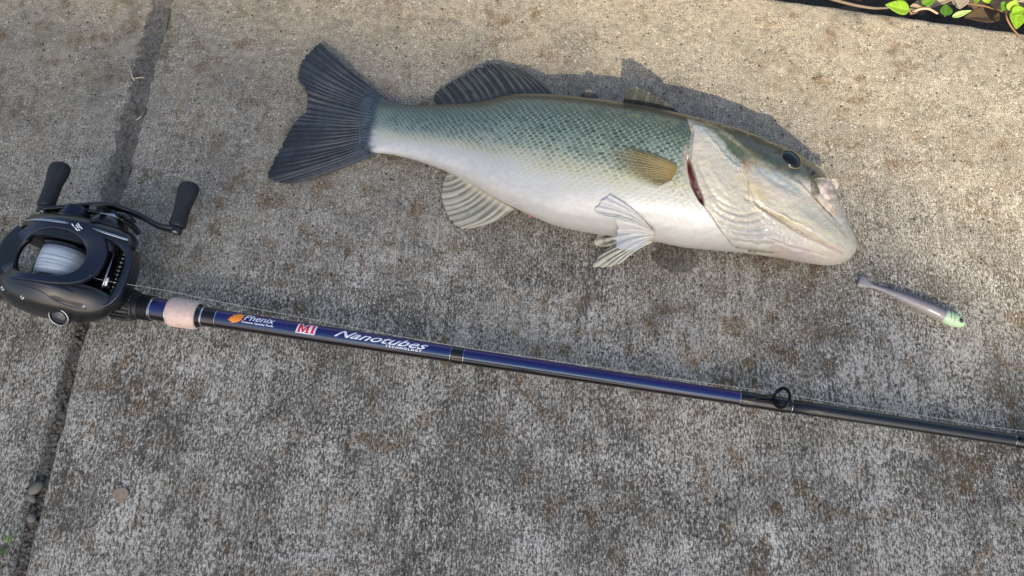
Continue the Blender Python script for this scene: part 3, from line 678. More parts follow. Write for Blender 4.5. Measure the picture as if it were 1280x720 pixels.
# ------------------------------------------------------------------ rod
RA, RB = W(232, 392, .026), W(1250, 547.5, .013)
rdir = (RB-RA)/np.linalg.norm(RB-RA)
def rx(px, z=None):
    """distance along the rod for a photograph column"""
    best = 0.
    lo_, hi = -.6, 2.2
    for _ in range(50):
        m_ = (lo_+hi)/2
        if PXY((RA+rdir*m_)[None])[0, 0] < px: lo_ = m_
        else: hi = m_
    return lo_
rod = empty('fishing_rod', (RA[0], RA[1], 0), 'blue and black casting rod with white lettering lying across the concrete', 'fishing rod')
roff = np.array([RA[0], RA[1], 0])
def blue_blank():
    m, nt, b, out = mat_new('blue_blank'); N = nt.nodes
    tc = N.new('ShaderNodeTexCoord'); mp = N.new('ShaderNodeMapping'); mp.inputs['Rotation'].default_value = (0, 0, R(8.7)+R(45)); nt.links.new(tc.outputs['Object'], mp.inputs[0])
    ck = N.new('ShaderNodeTexChecker'); ck.inputs['Scale'].default_value = 900; nt.links.new(mp.outputs[0], ck.inputs['Vector'])
    mx = N.new('ShaderNodeMix'); mx.data_type = 'RGBA'; mx.inputs[6].default_value = (*lin((14, 20, 58)), 1); mx.inputs[7].default_value = (*lin((24, 36, 98)), 1)
    nt.links.new(ck.outputs['Fac'], mx.inputs[0])
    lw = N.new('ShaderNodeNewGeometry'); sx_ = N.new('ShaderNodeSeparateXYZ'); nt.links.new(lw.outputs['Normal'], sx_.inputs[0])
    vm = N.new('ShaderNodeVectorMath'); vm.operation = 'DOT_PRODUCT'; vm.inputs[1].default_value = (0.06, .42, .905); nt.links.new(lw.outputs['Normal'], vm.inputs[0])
    dp = N.new('ShaderNodeValToRGB'); cr = dp.color_ramp; cr.elements[0].position = .0; cr.elements[0].color = (*lin((10, 11, 14)), 1); cr.elements[1].position = 1.; cr.elements[1].color = (*lin((42, 34, 92)), 1)  # blue paint, with sky sheen on top and dark underside painted in by facing
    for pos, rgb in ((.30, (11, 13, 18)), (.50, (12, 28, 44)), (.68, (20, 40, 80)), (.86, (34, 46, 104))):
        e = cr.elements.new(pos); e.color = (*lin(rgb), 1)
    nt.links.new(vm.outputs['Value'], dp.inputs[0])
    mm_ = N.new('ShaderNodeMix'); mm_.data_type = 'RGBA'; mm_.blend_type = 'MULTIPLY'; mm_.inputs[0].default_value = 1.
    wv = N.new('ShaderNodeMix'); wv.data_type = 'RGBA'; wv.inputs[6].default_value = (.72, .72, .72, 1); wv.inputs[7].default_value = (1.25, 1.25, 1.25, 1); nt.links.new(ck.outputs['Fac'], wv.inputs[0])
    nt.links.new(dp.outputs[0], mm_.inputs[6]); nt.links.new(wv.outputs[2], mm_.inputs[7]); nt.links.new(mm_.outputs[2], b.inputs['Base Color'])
    b.inputs['Metallic'].default_value = .45; b.inputs['Roughness'].default_value = .28; b.inputs['Specular IOR Level'].default_value = .3; b.inputs['Coat Weight'].default_value = .55; b.inputs['Coat Roughness'].default_value = .06
    b.inputs['Thin Film Thickness'].default_value = 420; b.inputs['Thin Film IOR'].default_value = 1.45
    return m
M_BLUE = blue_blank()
M_BLK = plain('gloss_black', (9, 10, 13), rough=.22, coat=.35, spec=.4)
M_CARB = plain('charcoal_blank', (20, 23, 28), rough=.30, metal=.15, coat=.35, var=.15, bscale=600)
M_SEAT = plain('seat_black', (22, 23, 26), rough=.45)
M_SILV = plain('silver_trim', (190, 190, 196), rough=.25, metal=1.)
M_RING = plain('pink_grip', (206, 180, 166), rough=.45, coat=.35, var=.3, bscale=350, bump=.3)
M_EVA = plain('grip_foam', (26, 26, 28), rough=.9, bump=.4)
def rpiece(name, x0, x1, r0, r1, mat, parent=rod, bev=.0006, nseg=32, ripple=None, extra=None, abs_=False):
    a0, a1 = (x0, x1) if abs_ else (rx(x0), rx(x1))
    mb = MB(); prof = extra(a0, a1) if extra else [(a0, 0), (a0, r0-bev), (a0+bev, r0), (a1-bev, r1), (a1, r1-bev), (a1, 0)]
    mb.lathe(prof, RA, rdir, nseg, ripple); return mb.build(name, mat, parent, off=roff, angle=40)
kn = lambda i, a: 1+.05*np.sign(np.cos(a*22))*((i > 1) & (i < 6))
rpiece('lock_nut', 144, 178, .0128, .0122, M_SEAT, nseg=132, ripple=kn, extra=lambda a, b: [(a, 0), (a, .0118), (a+.001, .0128), (a+.002, .0128), (b-.009, .0126), (b-.007, .0122), (b-.006, .0114), (b-.004, .0114), (b-.0035, .0104), (b, .0104), (b, 0)])
thr = lambda a, b: [(a, 0)]+[(a+(b-a)*k/24, .0098+(.0006 if k % 4 < 2 else -.0004)) for k in range(25)]+[(b, 0)]
rpiece('thread', 177, 192, 0, 0, M_SEAT, extra=thr)
rpiece('trim_ring', 190, 193, .0097, .0097, M_SILV)
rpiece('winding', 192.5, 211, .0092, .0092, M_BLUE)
rpiece('trim_ring', 210.5, 213, .0097, .0097, M_SILV)
rpiece('grip_ring', 213, 249, 0, 0, M_RING, extra=lambda a, b: [(a, 0), (a, .0108), (a+.0012, .0118), (a+.004, .0122), (b-.004, .0119), (b-.001, .0114), (b, .0104), (b, 0)])
rpiece('winding_check', 248.5, 254, .0099, .0082, M_BLK)
rpiece('trim_ring', 253.5, 256, .0085, .0085, M_SILV)
rpiece('winding', 255.5, 272, .0080, .0078, M_BLK)
rpiece('trim_ring', 271.3, 273, .00785, .00785, M_SILV)
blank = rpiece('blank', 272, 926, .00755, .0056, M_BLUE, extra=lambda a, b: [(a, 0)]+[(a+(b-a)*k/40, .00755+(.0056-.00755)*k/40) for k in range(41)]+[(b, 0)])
rad_at = lambda s: np.interp(s, [rx(272), rx(926)], [.00755, .0056])
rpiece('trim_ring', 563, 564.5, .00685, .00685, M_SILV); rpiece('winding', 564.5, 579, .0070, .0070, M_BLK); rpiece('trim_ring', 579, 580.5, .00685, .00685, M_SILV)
rpiece('trim_ring', 923, 924.8, .00585, .00585, M_SILV)
rpiece('winding', 924.5, 988, .0063, .0060, M_BLK, extra=lambda a, b: [(a, 0), (a, .0058), (a+.002, .0064), (a+.012, .0060), (b-.018, .0060), (b-.006, .0063), (b, .0056), (b, 0)])
rpiece('trim_ring', 987.5, 989, .0059, .0059, M_SILV)
# tip section runs on and comes down to the concrete beyond the picture
e0 = rx(988.5); tipL = 1.25; k = np.linspace(0, 1, 50)
path = RA+rdir*(e0+k[:, None]*tipL); path[:, 2] = np.maximum(path[:, 2], .0)
r_tip = .0054+(.0011-.0054)*k
zt = np.interp(k, [0, .42, .75, 1], [path[0, 2], path[0, 2]-rdir[2]*-tipL*.42, .006, .0012]); path[:, 2] = np.maximum(catmull(np.interp(np.linspace(0, 1, 7), k, zt), 50)[:, 0], r_tip+.0002)
MB().tube(path, r_tip, 24).build('tip_section', M_CARB, rod, off=roff)
def at_rod(px, up=0., side_=0.):
    s = rx(px); p = RA+rdir*s; sd = np.cross((0, 0, 1.), rdir); sd /= np.linalg.norm(sd); u_ = np.cross(rdir, sd)
    return p+u_*up+sd*side_
rpiece('trim_ring', 1266, 1267.5, .0050, .0050, M_SILV)
rpiece('winding', 1267, 1330, .0053, .0050, M_BLK, extra=lambda a, b: [(a, 0), (a, .0047), (a+.002, .0053), (b-.002, .0050), (b, .0045), (b, 0)])
def guide(px0, px1, rr_, h):
    g = MB(); c = at_rod((px0+px1)/2+6, h, .002); fwd = rdir; sd = np.cross((0, 0, 1.), fwd); sd /= np.linalg.norm(sd); u_ = np.cross(fwd, sd)
    lean = u_*math.cos(.55)+fwd*math.sin(.55)
    ring = np.array([c+rr_*(sd*math.cos(t)+lean*math.sin(t)) for t in np.linspace(0, 2*math.pi, 36, endpoint=False)])
    go = g.tube(ring, .0012, 8, True)
    for s_ in (-1, 1):
        g.tube(catmull([c+sd*rr_*s_*.95, (c+at_rod(px0, .0075, .003*s_))/2+sd*.001*s_, at_rod(px0-8, .0062, .0006*s_), at_rod(px0-22, .0066, .0004*s_)], 16), .0009, 6)
    g.tube(catmull([c-lean*rr_, at_rod((px0+px1)/2+10, .0075), at_rod(px1+2, .0066), at_rod(px1+12, .0062)], 14), .0008, 6)
    g.build('line_guide', plain('guide_black', (16, 17, 20), rough=.25, metal=.6), rod, off=roff)
guide(948, 980, .0076, .0130)
guide(1290, 1312, .0055, .011)
# seat body, trigger and rear grip under and behind the reel
sb_ = rx(144)
rpiece('reel_seat', sb_-.135, sb_+.003, 0, 0, M_SEAT, abs_=True, extra=lambda a, b: [(a, 0), (a, .0135), (a+.03, .0120), (a+.07, .0098), (b-.02, .0100), (b-.004, .0112), (b, .0105), (b, 0)])
mb = MB(); tb = RA+rdir*(sb_-.075); mb.sweep(catmull([tb+(0, 0, -.006), tb+np.array([-.004, 0, -.014]), tb+np.array([-.014, .001, -.0235]), tb+np.array([-.019, .001, -.0252])], 14), [.004]*14, np.linspace(.005, .0022, 14)).build('trigger', M_SEAT, rod, off=roff)
mb = MB(); gs = np.linspace(0, 1, 16); p0 = RA+rdir*(sb_-.134); p1 = RA+rdir*(sb_-.40); gpth = p0+(p1-p0)*gs[:, None]; gr_ = np.interp(gs, [0, .1, .6, .9, 1], [.0132, .0135, .0125, .0145, .012]); gpth[:, 2] = np.interp(gs, [0, 1], [p0[2], .0123]); 
gpth[:, 2] = np.maximum(gpth[:, 2], gr_); mb.tube(gpth, gr_, 24).build('rear_grip', M_EVA, rod, off=roff)

# lettering wrapped on the blank
face_n = CAM-(RA+rdir*rx(420)); face_n -= rdir*(face_n@rdir); face_n /= np.linalg.norm(face_n)
face_u = np.cross(face_n, rdir); face_u = face_u if face_u[1] > 0 else -face_u
def wrap(V2, px0, tilt, lift):
    s = rx(px0)+V2[:, 0]; r = rad_at(s)+lift; a = V2[:, 1]/r+tilt
    return RA+rdir*s[:, None]+(face_n*np.cos(a)[:, None]+face_u*np.sin(a)[:, None])*r[:, None]
def flat_to_blank(name, me, mat, px0, tilt, lift=.00012, step=.0008):
    bm = bmesh.new(); bm.from_mesh(me)
    ys = [v.co.y for v in bm.verts]
    y = min(ys)+step
    while y < max(ys):
        bmesh.ops.bisect_plane(bm, geom=bm.verts[:]+bm.edges[:]+bm.faces[:], plane_co=(0, y, 0), plane_no=(0, 1, 0)); y += step
    co = np.array([v.co[:2] for v in bm.verts]); P = wrap(co, px0, tilt, lift)-roff
    for v, p in zip(bm.verts, P): v.co = p
    m2 = bpy.data.meshes.new(name); bm.to_mesh(m2); bm.free()
    return put(name, m2, mat, blank)
def text_mesh(body, size, length, shear=0., bold=0., spacing=1.):
    cu = bpy.data.curves.new('lettering', 'FONT'); cu.body = body; cu.size = size; cu.shear = shear; cu.offset = bold; cu.space_character = spacing; cu.resolution_u = 3
    ob = bpy.data.objects.new('lettering', cu); col.objects.link(ob); dg_ = bpy.context.evaluated_depsgraph_get(); dg_.update()
    me = bpy.data.meshes.new_from_object(ob.evaluated_get(dg_)); bpy.data.objects.remove(ob); bpy.data.curves.remove(cu)
    co = np.array([v.co[:] for v in me.vertices]); w = co[:, 0].max()-co[:, 0].min(); k = length/w
    for v in me.vertices: v.co.x = (v.co.x-co[:, 0].min())*k
    return me
def poly_mesh(pts):
    me = bpy.data.meshes.new('mark'); me.from_pydata([(x, y, 0) for x, y in pts], [], [tuple(range(len(pts)))]); me.update(); return me
M_WHT = plain('white_ink', (226, 230, 236), rough=.4); M_ORG = plain('orange_ink', (240, 142, 44), rough=.4); M_RED = plain('red_ink', (206, 26, 48), rough=.4)
mm = .001
pl = lambda a, b: rx(b)-rx(a)
flat_to_blank('lettering', text_mesh('Phenix', 7.6*mm, pl(307, 345), .35, .00006), M_WHT, 308, .30)
flat_to_blank('lettering', text_mesh('Custom Quality Rods', 1.9*mm, pl(306, 345), 0, .00005), M_WHT, 306, -.02)
flame = [(0, 1.2), (2.2, 1.0), (1.2, .2), (3.6, .4), (3.2, -.6), (6.2, -.2), (8.5, .6), (11, 2.2), (10, 2.6), (12, 4.0), (10.5, 4.2), (13.5, 6.2), (10.8, 5.6), (8.6, 6.4), (5.2, 5.6), (5.8, 4.8), (3.0, 4.2), (4.0, 3.4), (1.2, 2.6), (2.4, 2.0)]
flat_to_blank('flame_mark', poly_mesh([(x*1.1*mm, (y-3)*1.35*mm) for x, y in flame]), M_ORG, 288, .42, .00008)
gM = [(0,0),(3,0),(3,.9),(2.4,.9),(2.4,5),(4.3,0),(5.2,0),(7.1,5),(7.1,.9),(6.5,.9),(6.5,0),(9.5,0),(9.5,.9),(8.9,.9),(8.9,7.1),(9.5,7.1),(9.5,8),(6.9,8),(4.85,2.8),(2.7,8),(0,8),(0,7.1),(.6,7.1),(.6,.9),(0,.9)]
gI = [(10.5,0),(13.9,0),(13.9,.9),(13.2,.9),(13.2,7.1),(13.9,7.1),(13.9,8),(10.5,8),(10.5,7.1),(11.2,7.1),(11.2,.9),(10.5,.9)]
back = [(-.7,-.7),(10,-.7),(14.6,-.7),(14.6,8.7),(6.4,8.7),(4.85,4.6),(3.2,8.7),(-.7,8.7)]
msc = pl(374, 395.5)/14.0; sh = lambda P_: [((x+.12*y)*msc, (y-4)*.00092) for x, y in P_]
flat_to_blank('badge', poly_mesh(sh(back)), M_WHT, 374, .38, .00008)
for g_ in (gM, gI): flat_to_blank('lettering', poly_mesh(sh(g_)), M_RED, 374, .38, .00022)
flat_to_blank('lettering', text_mesh('Nanotubes', 8.6*mm, pl(420, 536), .62, .00010), M_WHT, 420, .05)
flat_to_blank('lettering', text_mesh('TECHNOLOGY', 2.5*mm, pl(483, 528), .1, .00005, 1.4), M_WHT, 484, -.30)

# ------------------------------------------------------------------ reel (millimetres, X forward along the rod, Y to the handle side)
M_RBODY = plain('reel_navy', (34, 40, 54), rough=.30, metal=.55, coat=.35, var=.08, bscale=500)
M_RDARK = plain('reel_black', (15, 17, 21), rough=.30, coat=.3)
M_RMATT = plain('knob_rubber', (22, 24, 30), rough=.62)
M_STEEL = plain('reel_steel', (170, 172, 176), rough=.25, metal=1.)
yaw = math.atan2(rdir[1], rdir[0])
reel = empty('fishing_reel', (-.355, -.008, .058), 'black low profile casting reel with twin knob handle clamped on the rod', 'fishing reel', rot=(0, 0, yaw))
def rp(mb, name, mat, parent=reel, angle=None): return mb.build(name, mat, parent, k=.001, angle=angle)
# spool with line
CY = 5.5
mb = MB(); mb.lathe([(-15, 0), (-15, 16), (-14, 18.4), (-12.6, 18.4), (-12, 16.5), (-11.8, 9), (11.8, 9), (12, 16.5), (12.6, 18.4), (14, 18.4), (15, 16), (15, 0)], (0, CY, 0), (0, 1, 0), 48)
spool = rp(mb, 'spool', M_RDARK, angle=40)
def line_mat():
    m, nt, b, out = mat_new('wound_line'); N = nt.nodes; tc = N.new('ShaderNodeTexCoord'); mp = N.new('ShaderNodeMapping'); mp.inputs['Scale'].default_value = (30, 1700, 30); mp.inputs['Rotation'].default_value = (0, 0, .03)
    n = N.new('ShaderNodeTexNoise'); n.inputs['Scale'].default_value = 1.; n.inputs['Detail'].default_value = 3; nt.links.new(tc.outputs['Object'], mp.inputs[0]); nt.links.new(mp.outputs[0], n.inputs['Vector'])
    r = N.new('ShaderNodeValToRGB'); r.color_ramp.elements[0].position = .3; r.color_ramp.elements[1].position = .7; r.color_ramp.elements[0].color = (*lin((122, 132, 142)), 1); r.color_ramp.elements[1].color = (*lin((206, 214, 220)), 1)
    nt.links.new(n.outputs['Fac'], r.inputs[0]); nt.links.new(r.outputs[0], b.inputs['Base Color']); b.inputs['Roughness'].default_value = .3
    bp = N.new('ShaderNodeBump'); bp.inputs['Distance'].default_value = .0004; bp.inputs['Strength'].default_value = 1.0; nt.links.new(n.outputs['Fac'], bp.inputs['Height']); nt.links.new(bp.outputs[0], b.inputs['Normal'])
    return m
mb = MB(); mb.lathe([(-11.7, 15), (-11.5, 16.4), (-6, 17.0), (0, 17.2), (6, 17.0), (11.5, 16.4), (11.7, 15)], (0, CY, 0), (0, 1, 0), 64); rp(mb, 'wound_line', line_mat(), spool)
# deck: ring round the spool opening
deck = catmull([(-30, 20, 11), (-16, 29, 18), (0, 32, 21), (16, 31, 19), (28, 25, 14.5), (33, 14, 12), (31, 2, 12), (24, -7, 14.5), (12, -12, 19), (-4, -13, 21), (-18, -12, 18), (-30, -7, 11), (-36, 6, 8)], 96, True)
wd = catmull([4.8, 4.6, 3.8, 4.6, 7.2, 7.6, 7, 5, 3.2, 2.8, 3.0, 4.4, 5.6], 96, True)[:, 0]
frame = rp(MB().sweep(deck, wd, 2.4, 24, True, e=7), 'frame', M_RBODY)
# inner walls of the frame and thumb bar
def prof(pts, n=48): return catmull(pts, n, True)
side_prof = prof([(-36, 6), (-28, 14), (-14, 20), (2, 21.5), (18, 18), (32, 10), (40, 0), (40, -12), (30, -20), (8, -24), (-16, -23), (-32, -16), (-38, -5)])
mb = MB(); mb.plate(side_prof, [(21.5, .92, 0, 0), (22, .97, 0, 0), (30, .98, 0, 0), (31, .94, 0, 0)]); rp(mb, 'side_wall', M_RDARK, frame, 40)
mb = MB(); mb.plate(side_prof, [(-12, .90, 0, 0), (-11.5, .95, 0, 0), (-9.6, .95, 0, 0), (-9.4, .9, 0, 0)]); rp(mb, 'side_wall', M_RDARK, frame, 40)
mb = MB(); mb.sweep(catmull([(-30, -14, 8), (-36, -4, 9), (-38, 6, 9.5), (-36, 16, 10), (-30, 25, 11)], 20), 8.5, 2.6, 20, e=6); rp(mb, 'thumb_bar', M_RDARK)
# outer gear side plate
gp_ = prof([(-40, 2), (-33, 13), (-18, 20), (0, 22.5), (18, 19.5), (34, 11), (47, 3), (50, -6), (42, -16), (22, -24), (-4, -26), (-26, -21), (-38, -10)])
mb = MB(); mb.plate(gp_, [(29, .93, 0, 0), (29.5, .985, 0, 0), (31.5, 1.0, 0, 0), (37, .985, 0, -.5), (40, .93, 0, -1), (42.5, .82, 1, -1.5), (44, .66, 2, -2), (44.6, .4, 3, -2)]); rp(mb, 'gear_side_plate', M_RDARK, angle=50)
mb = MB(); mb.sweep(np.array([(x*1.012, 33.5, z*1.02+.3) for x, z in catmull([(-34, 12), (-18, 20), (0, 22.5), (18, 19.5), (34, 11), (47, 3)], 40)]), .9, .35, 8); rp(mb, 'edge_trim', M_STEEL)
# palm side plate
pp = prof([(-43, 3), (-36, 12), (-22, 18), (-4, 20.5), (12, 17.5), (26, 10), (40, 2), (47, -8), (42, -18), (24, -25), (-2, -28), (-26, -23), (-40, -11)])
mb = MB(); mb.plate(pp, [(-10, .93, 0, 0), (-11, .99, 0, 0), (-13.5, 1.0, 0, 0), (-18, .985, 0, -1.0), (-23, .93, 0, -2.5), (-27.5, .83, 0, -4.2), (-31, .68, 0, -6), (-33.2, .48, 0, -7.2), (-34.2, .24, 0, -8)])
palm = rp(mb, 'palm_side_plate', M_RDARK, angle=60)
# ridge line that divides palm plate from frame skirt
def palm_pt(x, y):
    ys = [-13.5, -18, -23, -27.5, -31, -33.2]; ks = [1.0, .985, .93, .83, .68, .48]; dz = [0, -1, -2.5, -4.2, -6, -7.2]
    k = np.interp(-y, [-v for v in ys], ks); d = np.interp(-y, [-v for v in ys], dz); c = pp.mean(0)
    q = (pp-c)*k+c; top = q[q[:, 1] > c[1]]; o_ = np.argsort(top[:, 0]); return (x, y, np.interp(x, top[o_, 0], top[o_, 1])+d)
skirt = [palm_pt(x, y) for x, y in ((-38, -17), (-24, -19), (-8, -20), (4, -22), (12, -25.5), (22, -27), (32, -26))]
skirt = catmull(skirt, 40); skirt[:, 2] += .15
mb = MB(); mb.sweep(skirt, .40, .3, 8); rp(mb, 'seam', plain('seam_grey', (70, 78, 92), rough=.3, metal=.6), palm)
up_ = catmull([palm_pt(x, y) for x, y in ((-34, -13.5), (-20, -14.5), (-2, -14.8), (12, -15.5), (24, -17))], 30); up_[:, 2] += .3
mb = MB(); mb.sweep(up_, np.interp(np.arange(30), [0, 8, 22, 29], [.4, 3.2, 2.6, .3]), np.interp(np.arange(30), [0, 8, 22, 29], [.3, 1, .9, .2]), 12); rp(mb, 'palm_top_trim', M_RBODY, palm)
# brake dial
mb = MB(); dax = (.05, -.72, .62); do = np.array((11, -32.5, -4.5)); mb.lathe([(-3, 8.6), (2.2, 8.6), (3.2, 7.8), (3.3, 6.6), (2.2, 6.2)], do, dax, 40); dial = rp(mb, 'brake_dial', M_RDARK, palm, 40)
mb = MB(); mb.lathe([(1.0, 0), (1.0, 5.6), (3.2, 5.4), (3.9, 4.2), (4.1, 0)], do, dax, 32); rp(mb, 'dial_cap', plain('dial_grey', (72, 74, 78), rough=.3, metal=.8), dial, 40)
mb = MB(); a = np.linspace(0, 2*math.pi, 40, endpoint=False); dv = Vector(dax).normalized(); q1 = dv.orthogonal().normalized(); q2 = dv.cross(q1)
mb.tube([do+np.array(dv)*3.1+np.array(q1*math.cos(t)*7.4+q2*math.sin(t)*7.4) for t in a], .5, 6, True); rp(mb, 'dial_ring', M_STEEL, dial)
# front hood and nose
hood = catmull([(30, 33, 7), (42, 30, 3.5), (50, 23, .5), (52, 12, -1), (51, 0, -2.5), (49, -10, -4), (42, -18, -6), (30, -22, -4)], 48)
rp(MB().sweep(hood, 3.2, 3.0, 20, e=6), 'front_hood', M_RBODY)
nose = catmull([(34, 32, -8), (46, 27, -10), (50, 12, -11), (49, -2, -12), (45, -14, -13), (34, -22, -12)], 36)
mb = MB(); mb.sweep(nose, 2.6, 8.5, 14, e=4); rp(mb, 'nose', M_RDARK)
# floor under the level wind, foot
mb = MB(); mb.plate(prof([(-30, -12), (-10, -20), (20, -20), (44, -14), (46, -19), (30, -25), (0, -27), (-28, -22)], 32), [(-10, 1, 0, 0), (31, 1, 0, 0)]); rp(mb, 'floor_plate', M_RDARK, frame, 40)
mb = MB(); mb.sweep([(-34, -4, -27.5), (-20, -4, -26), (0, -4, -25), (26, -4, -26), (46, -6, -28)], [7, 10, 12, 10, 7], [2, 3, 4.5, 3, 2], 16); rp(mb, 'foot', M_RDARK)
# level wind
mb = MB(); mb.lathe([(0, 3.2)]+[(k*.5, 3.2+.5*math.sin(k*.9)) for k in range(1, 84)]+[(42, 3.2)], (41, -11, -9), (0, 1, 0), 20); rp(mb, 'worm_shaft', M_RDARK)
mb = MB(); mb.tube([(36, -10, -3), (36, 30, -3)], 1.0, 10); rp(mb, 'guide_bar', M_STEEL)
mb = MB(); mb.box((38, -2, -6), (8, 9, 7)); carriage = rp(mb, 'line_carriage', M_RDARK, angle=30)
mb = MB(); a = np.linspace(0, 2*math.pi, 24, endpoint=False); mb.tube([(40+math.cos(t)*1.6, -2+math.cos(t+1.57)*0+2.6*math.sin(t), .2+3.0*math.cos(t)) for t in a], 1.05, 8, True); rp(mb, 'line_eye', plain('eye_ceramic', (222, 226, 228), rough=.2, coat=.5), carriage)
# spool tension cap
mb = MB(); tc_ = [(0, 13.0), (1, 13.5)]
for k in range(4): tc_ += [(1.6+k*2.8, 13.0-k*.9), (3.0+k*2.8, 12.8-k*.9), (3.2+k*2.8, 11.8-k*.9), (4.2+k*2.8, 11.8-k*.9)]
tc_ += [(13.2, 8.6), (14.0, 6), (14.3, 0)]
mb.lathe(tc_, (-3, 42, 1), (0, 1, 0), 36); rp(mb, 'tension_cap', M_RBODY, angle=40)
# drive boss, star drag, handle
HX, HZ = 22, -5
mb = MB(); mb.lathe([(0, 15), (2, 15.5), (6, 14.5), (9, 12), (10, 0)], (HX, 42, HZ), (0, 1, 0), 36); rp(mb, 'drive_boss', M_RDARK, angle=40)
mb = MB(); mb.lathe([(0, 9.5), (1.2, 10), (1.4, 10), (2.6, 9.5)], (HX, 51.2, HZ), (0, 1, 0), 24); rp(mb, 'clicker_ring', M_STEEL, angle=40)
mb = MB()
for k in range(5):
    a = k*2*math.pi/5+.35; pth = np.array([(HX+math.cos(a)*r_*1.0, 55+b_, HZ+math.sin(a)*r_) for r_, b_ in ((3, -.5), (10, 0), (18, -1.2), (25, -5))])
    mb.sweep(catmull(pth, 10), np.linspace(4.2, 3.2, 10), np.linspace(2.6, 1.6, 10), 10, up=(0, 1, 0))
mb.lathe([(-3.2, 9), (2.4, 8.5), (3.0, 6), (3.0, 0)], (HX, 55, HZ), (0, 1, 0), 24); rp(mb, 'star_drag', M_RDARK, angle=50)
hnd = catmull([(HX-54, 51, HZ+3), (HX-44, 52.5, HZ+2.5), (HX-26, 58, HZ+1.5), (HX-8, 61.5, HZ+.5), (HX+8, 61.5, HZ-.5), (HX+24, 58, HZ-1), (HX+40, 52.5, HZ-1.5), (HX+54, 51.5, HZ-2)], 50)
arm = rp(MB().sweep(hnd, np.full(50, 2.3), catmull([5.4, 5.4, 5.4, 7.5, 7.5, 5.4, 5.4, 5.4], 50)[:, 0], 14, e=3), 'handle_arm', M_RDARK)
mb = MB(); mb.lathe([(0, 0), (0, 6.5), (1, 7), (3.5, 6.5), (5, 4.5), (5.2, 0)], (HX, 61, HZ), (0, 1, 0), 6); rp(mb, 'handle_nut', M_RDARK, arm, 40)
for e_ in (0, -1):
    c = hnd[e_]; mb = MB(); mb.lathe([(0, 0), (0, 5), (.6, 5.3), (3.2, 5.3), (3.8, 4.8)], (c[0], c[1]-2.6, c[2]), (0, 1, 0), 24); rp(mb, 'arm_boss', M_RDARK, arm, 40)
    mb = MB(); mb.lathe([(0, 0), (0, 2.9), (-.5, 2.7), (-.6, 0)], (c[0], c[1]-2.6, c[2]), (0, 1, 0), 20); rp(mb, 'knob_screw', M_STEEL, arm, 40)
    n_ = 26; t = np.linspace(0, 1, n_); w_ = np.interp(t, [0, .06, .25, .5, .8, .95, 1], [5.6, 6.6, 6.4, 6.6, 8.6, 8.2, 5.2]); w_ = np.convolve(np.pad(w_, 1, 'edge'), [.25, .5, .25], 'valid')
    h_ = np.interp(t, [0, .06, .25, .5, .8, .95, 1], [5.2, 6.0, 5.6, 5.6, 6.8, 6.6, 4.4])
    mb = MB(); mb.sweep(np.stack([np.full(n_, c[0])+np.sin(t*2)*-.4, c[1]+2.2+t*40, np.full(n_, c[2])], 1), w_, h_, 20, e=2.6, up=(-.35, 0, 1)); rp(mb, 'knob', M_RMATT)
for (x_, y_) in ((-30, -22), (30, -24), (-12, -27)):
    q = palm_pt(x_, y_); mb = MB(); mb.lathe([(-1, 1.7), (.25, 1.7), (.45, 1.3), (.1, .9), (.1, 0)], q, (0, -.35, .93), 14); rp(mb, 'screw', M_STEEL, palm, 40)
# small white maker's mark on the deck
mk = []
def on_deck(x, y):
    i = np.argmin((deck[:, 0]-x)**2+(deck[:, 1]-y)**2); return deck[i, 2]+2.66
mb = MB()
for (x0, y0, x1, y1) in ((11.5, 33.2, 13.4, 31.6), (13.4, 31.6, 17.2, 28.8), (14.6, 33.2, 16.4, 31.6), (16.4, 31.6, 18.0, 32.4), (18.0, 32.4, 19.6, 31.0), (15.2, 34.6, 17.2, 33.0), (17.0, 30.2, 18.4, 29.4)):
    zz_ = on_deck((x0+x1)/2, (y0+y1)/2); d = math.atan2(y1-y0, x1-x0); Mz = np.array([[math.cos(d), -math.sin(d), 0], [math.sin(d), math.cos(d), 0], [0, 0, 1]])
    mb.box(((x0+x1)/2, (y0+y1)/2, zz_), (math.hypot(x1-x0, y1-y0)+.4, .8, .3), Mz)
rp(mb, 'maker_mark', M_WHT, frame, 30)

# ------------------------------------------------------------------ line from the reel through the guides
def lm():
    m, nt, b, out = mat_new('clear_line'); b.inputs['Base Color'].default_value = (.34, .34, .33, 1); b.inputs['Roughness'].default_value = .2; b.inputs['Specular IOR Level'].default_value = .6; b.inputs['Alpha'].default_value = .85; return m
pts = [W(112, 344, .0735), W(128, 350, .0585), W(200, 362, .052), W(290, 380, .046), W(420, 405, .039), W(560, 431, .033), W(700, 452, .029), W(830, 471, .027), W(958, 489, .0255), W(1060, 506, .0225), W(1160, 521, .021), W(1280, 539, .020), W(1306, 543, .019)]
tail_ = [RA+rdir*(rx(1306)+q)+np.array([0, .003, 0]) for q in (.2, .5, .9)]
for q, zv in zip(tail_, (.016, .010, .004)): q[2] = zv
P = catmull(np.array(pts+tail_), 160); wv = smooth(.0, .1, np.linspace(0, 1, 160))
P[:, 1] += .0003*np.sin(np.linspace(0, 60, 160))*np.where(np.linspace(0, 1, 160) > .5, 1, .2)
o = MB().tube(P, .00023, 6).build('fishing_line', lm(), None)
tag(o, 'thin clear fishing line strung from the reel along the rod', 'fishing line')

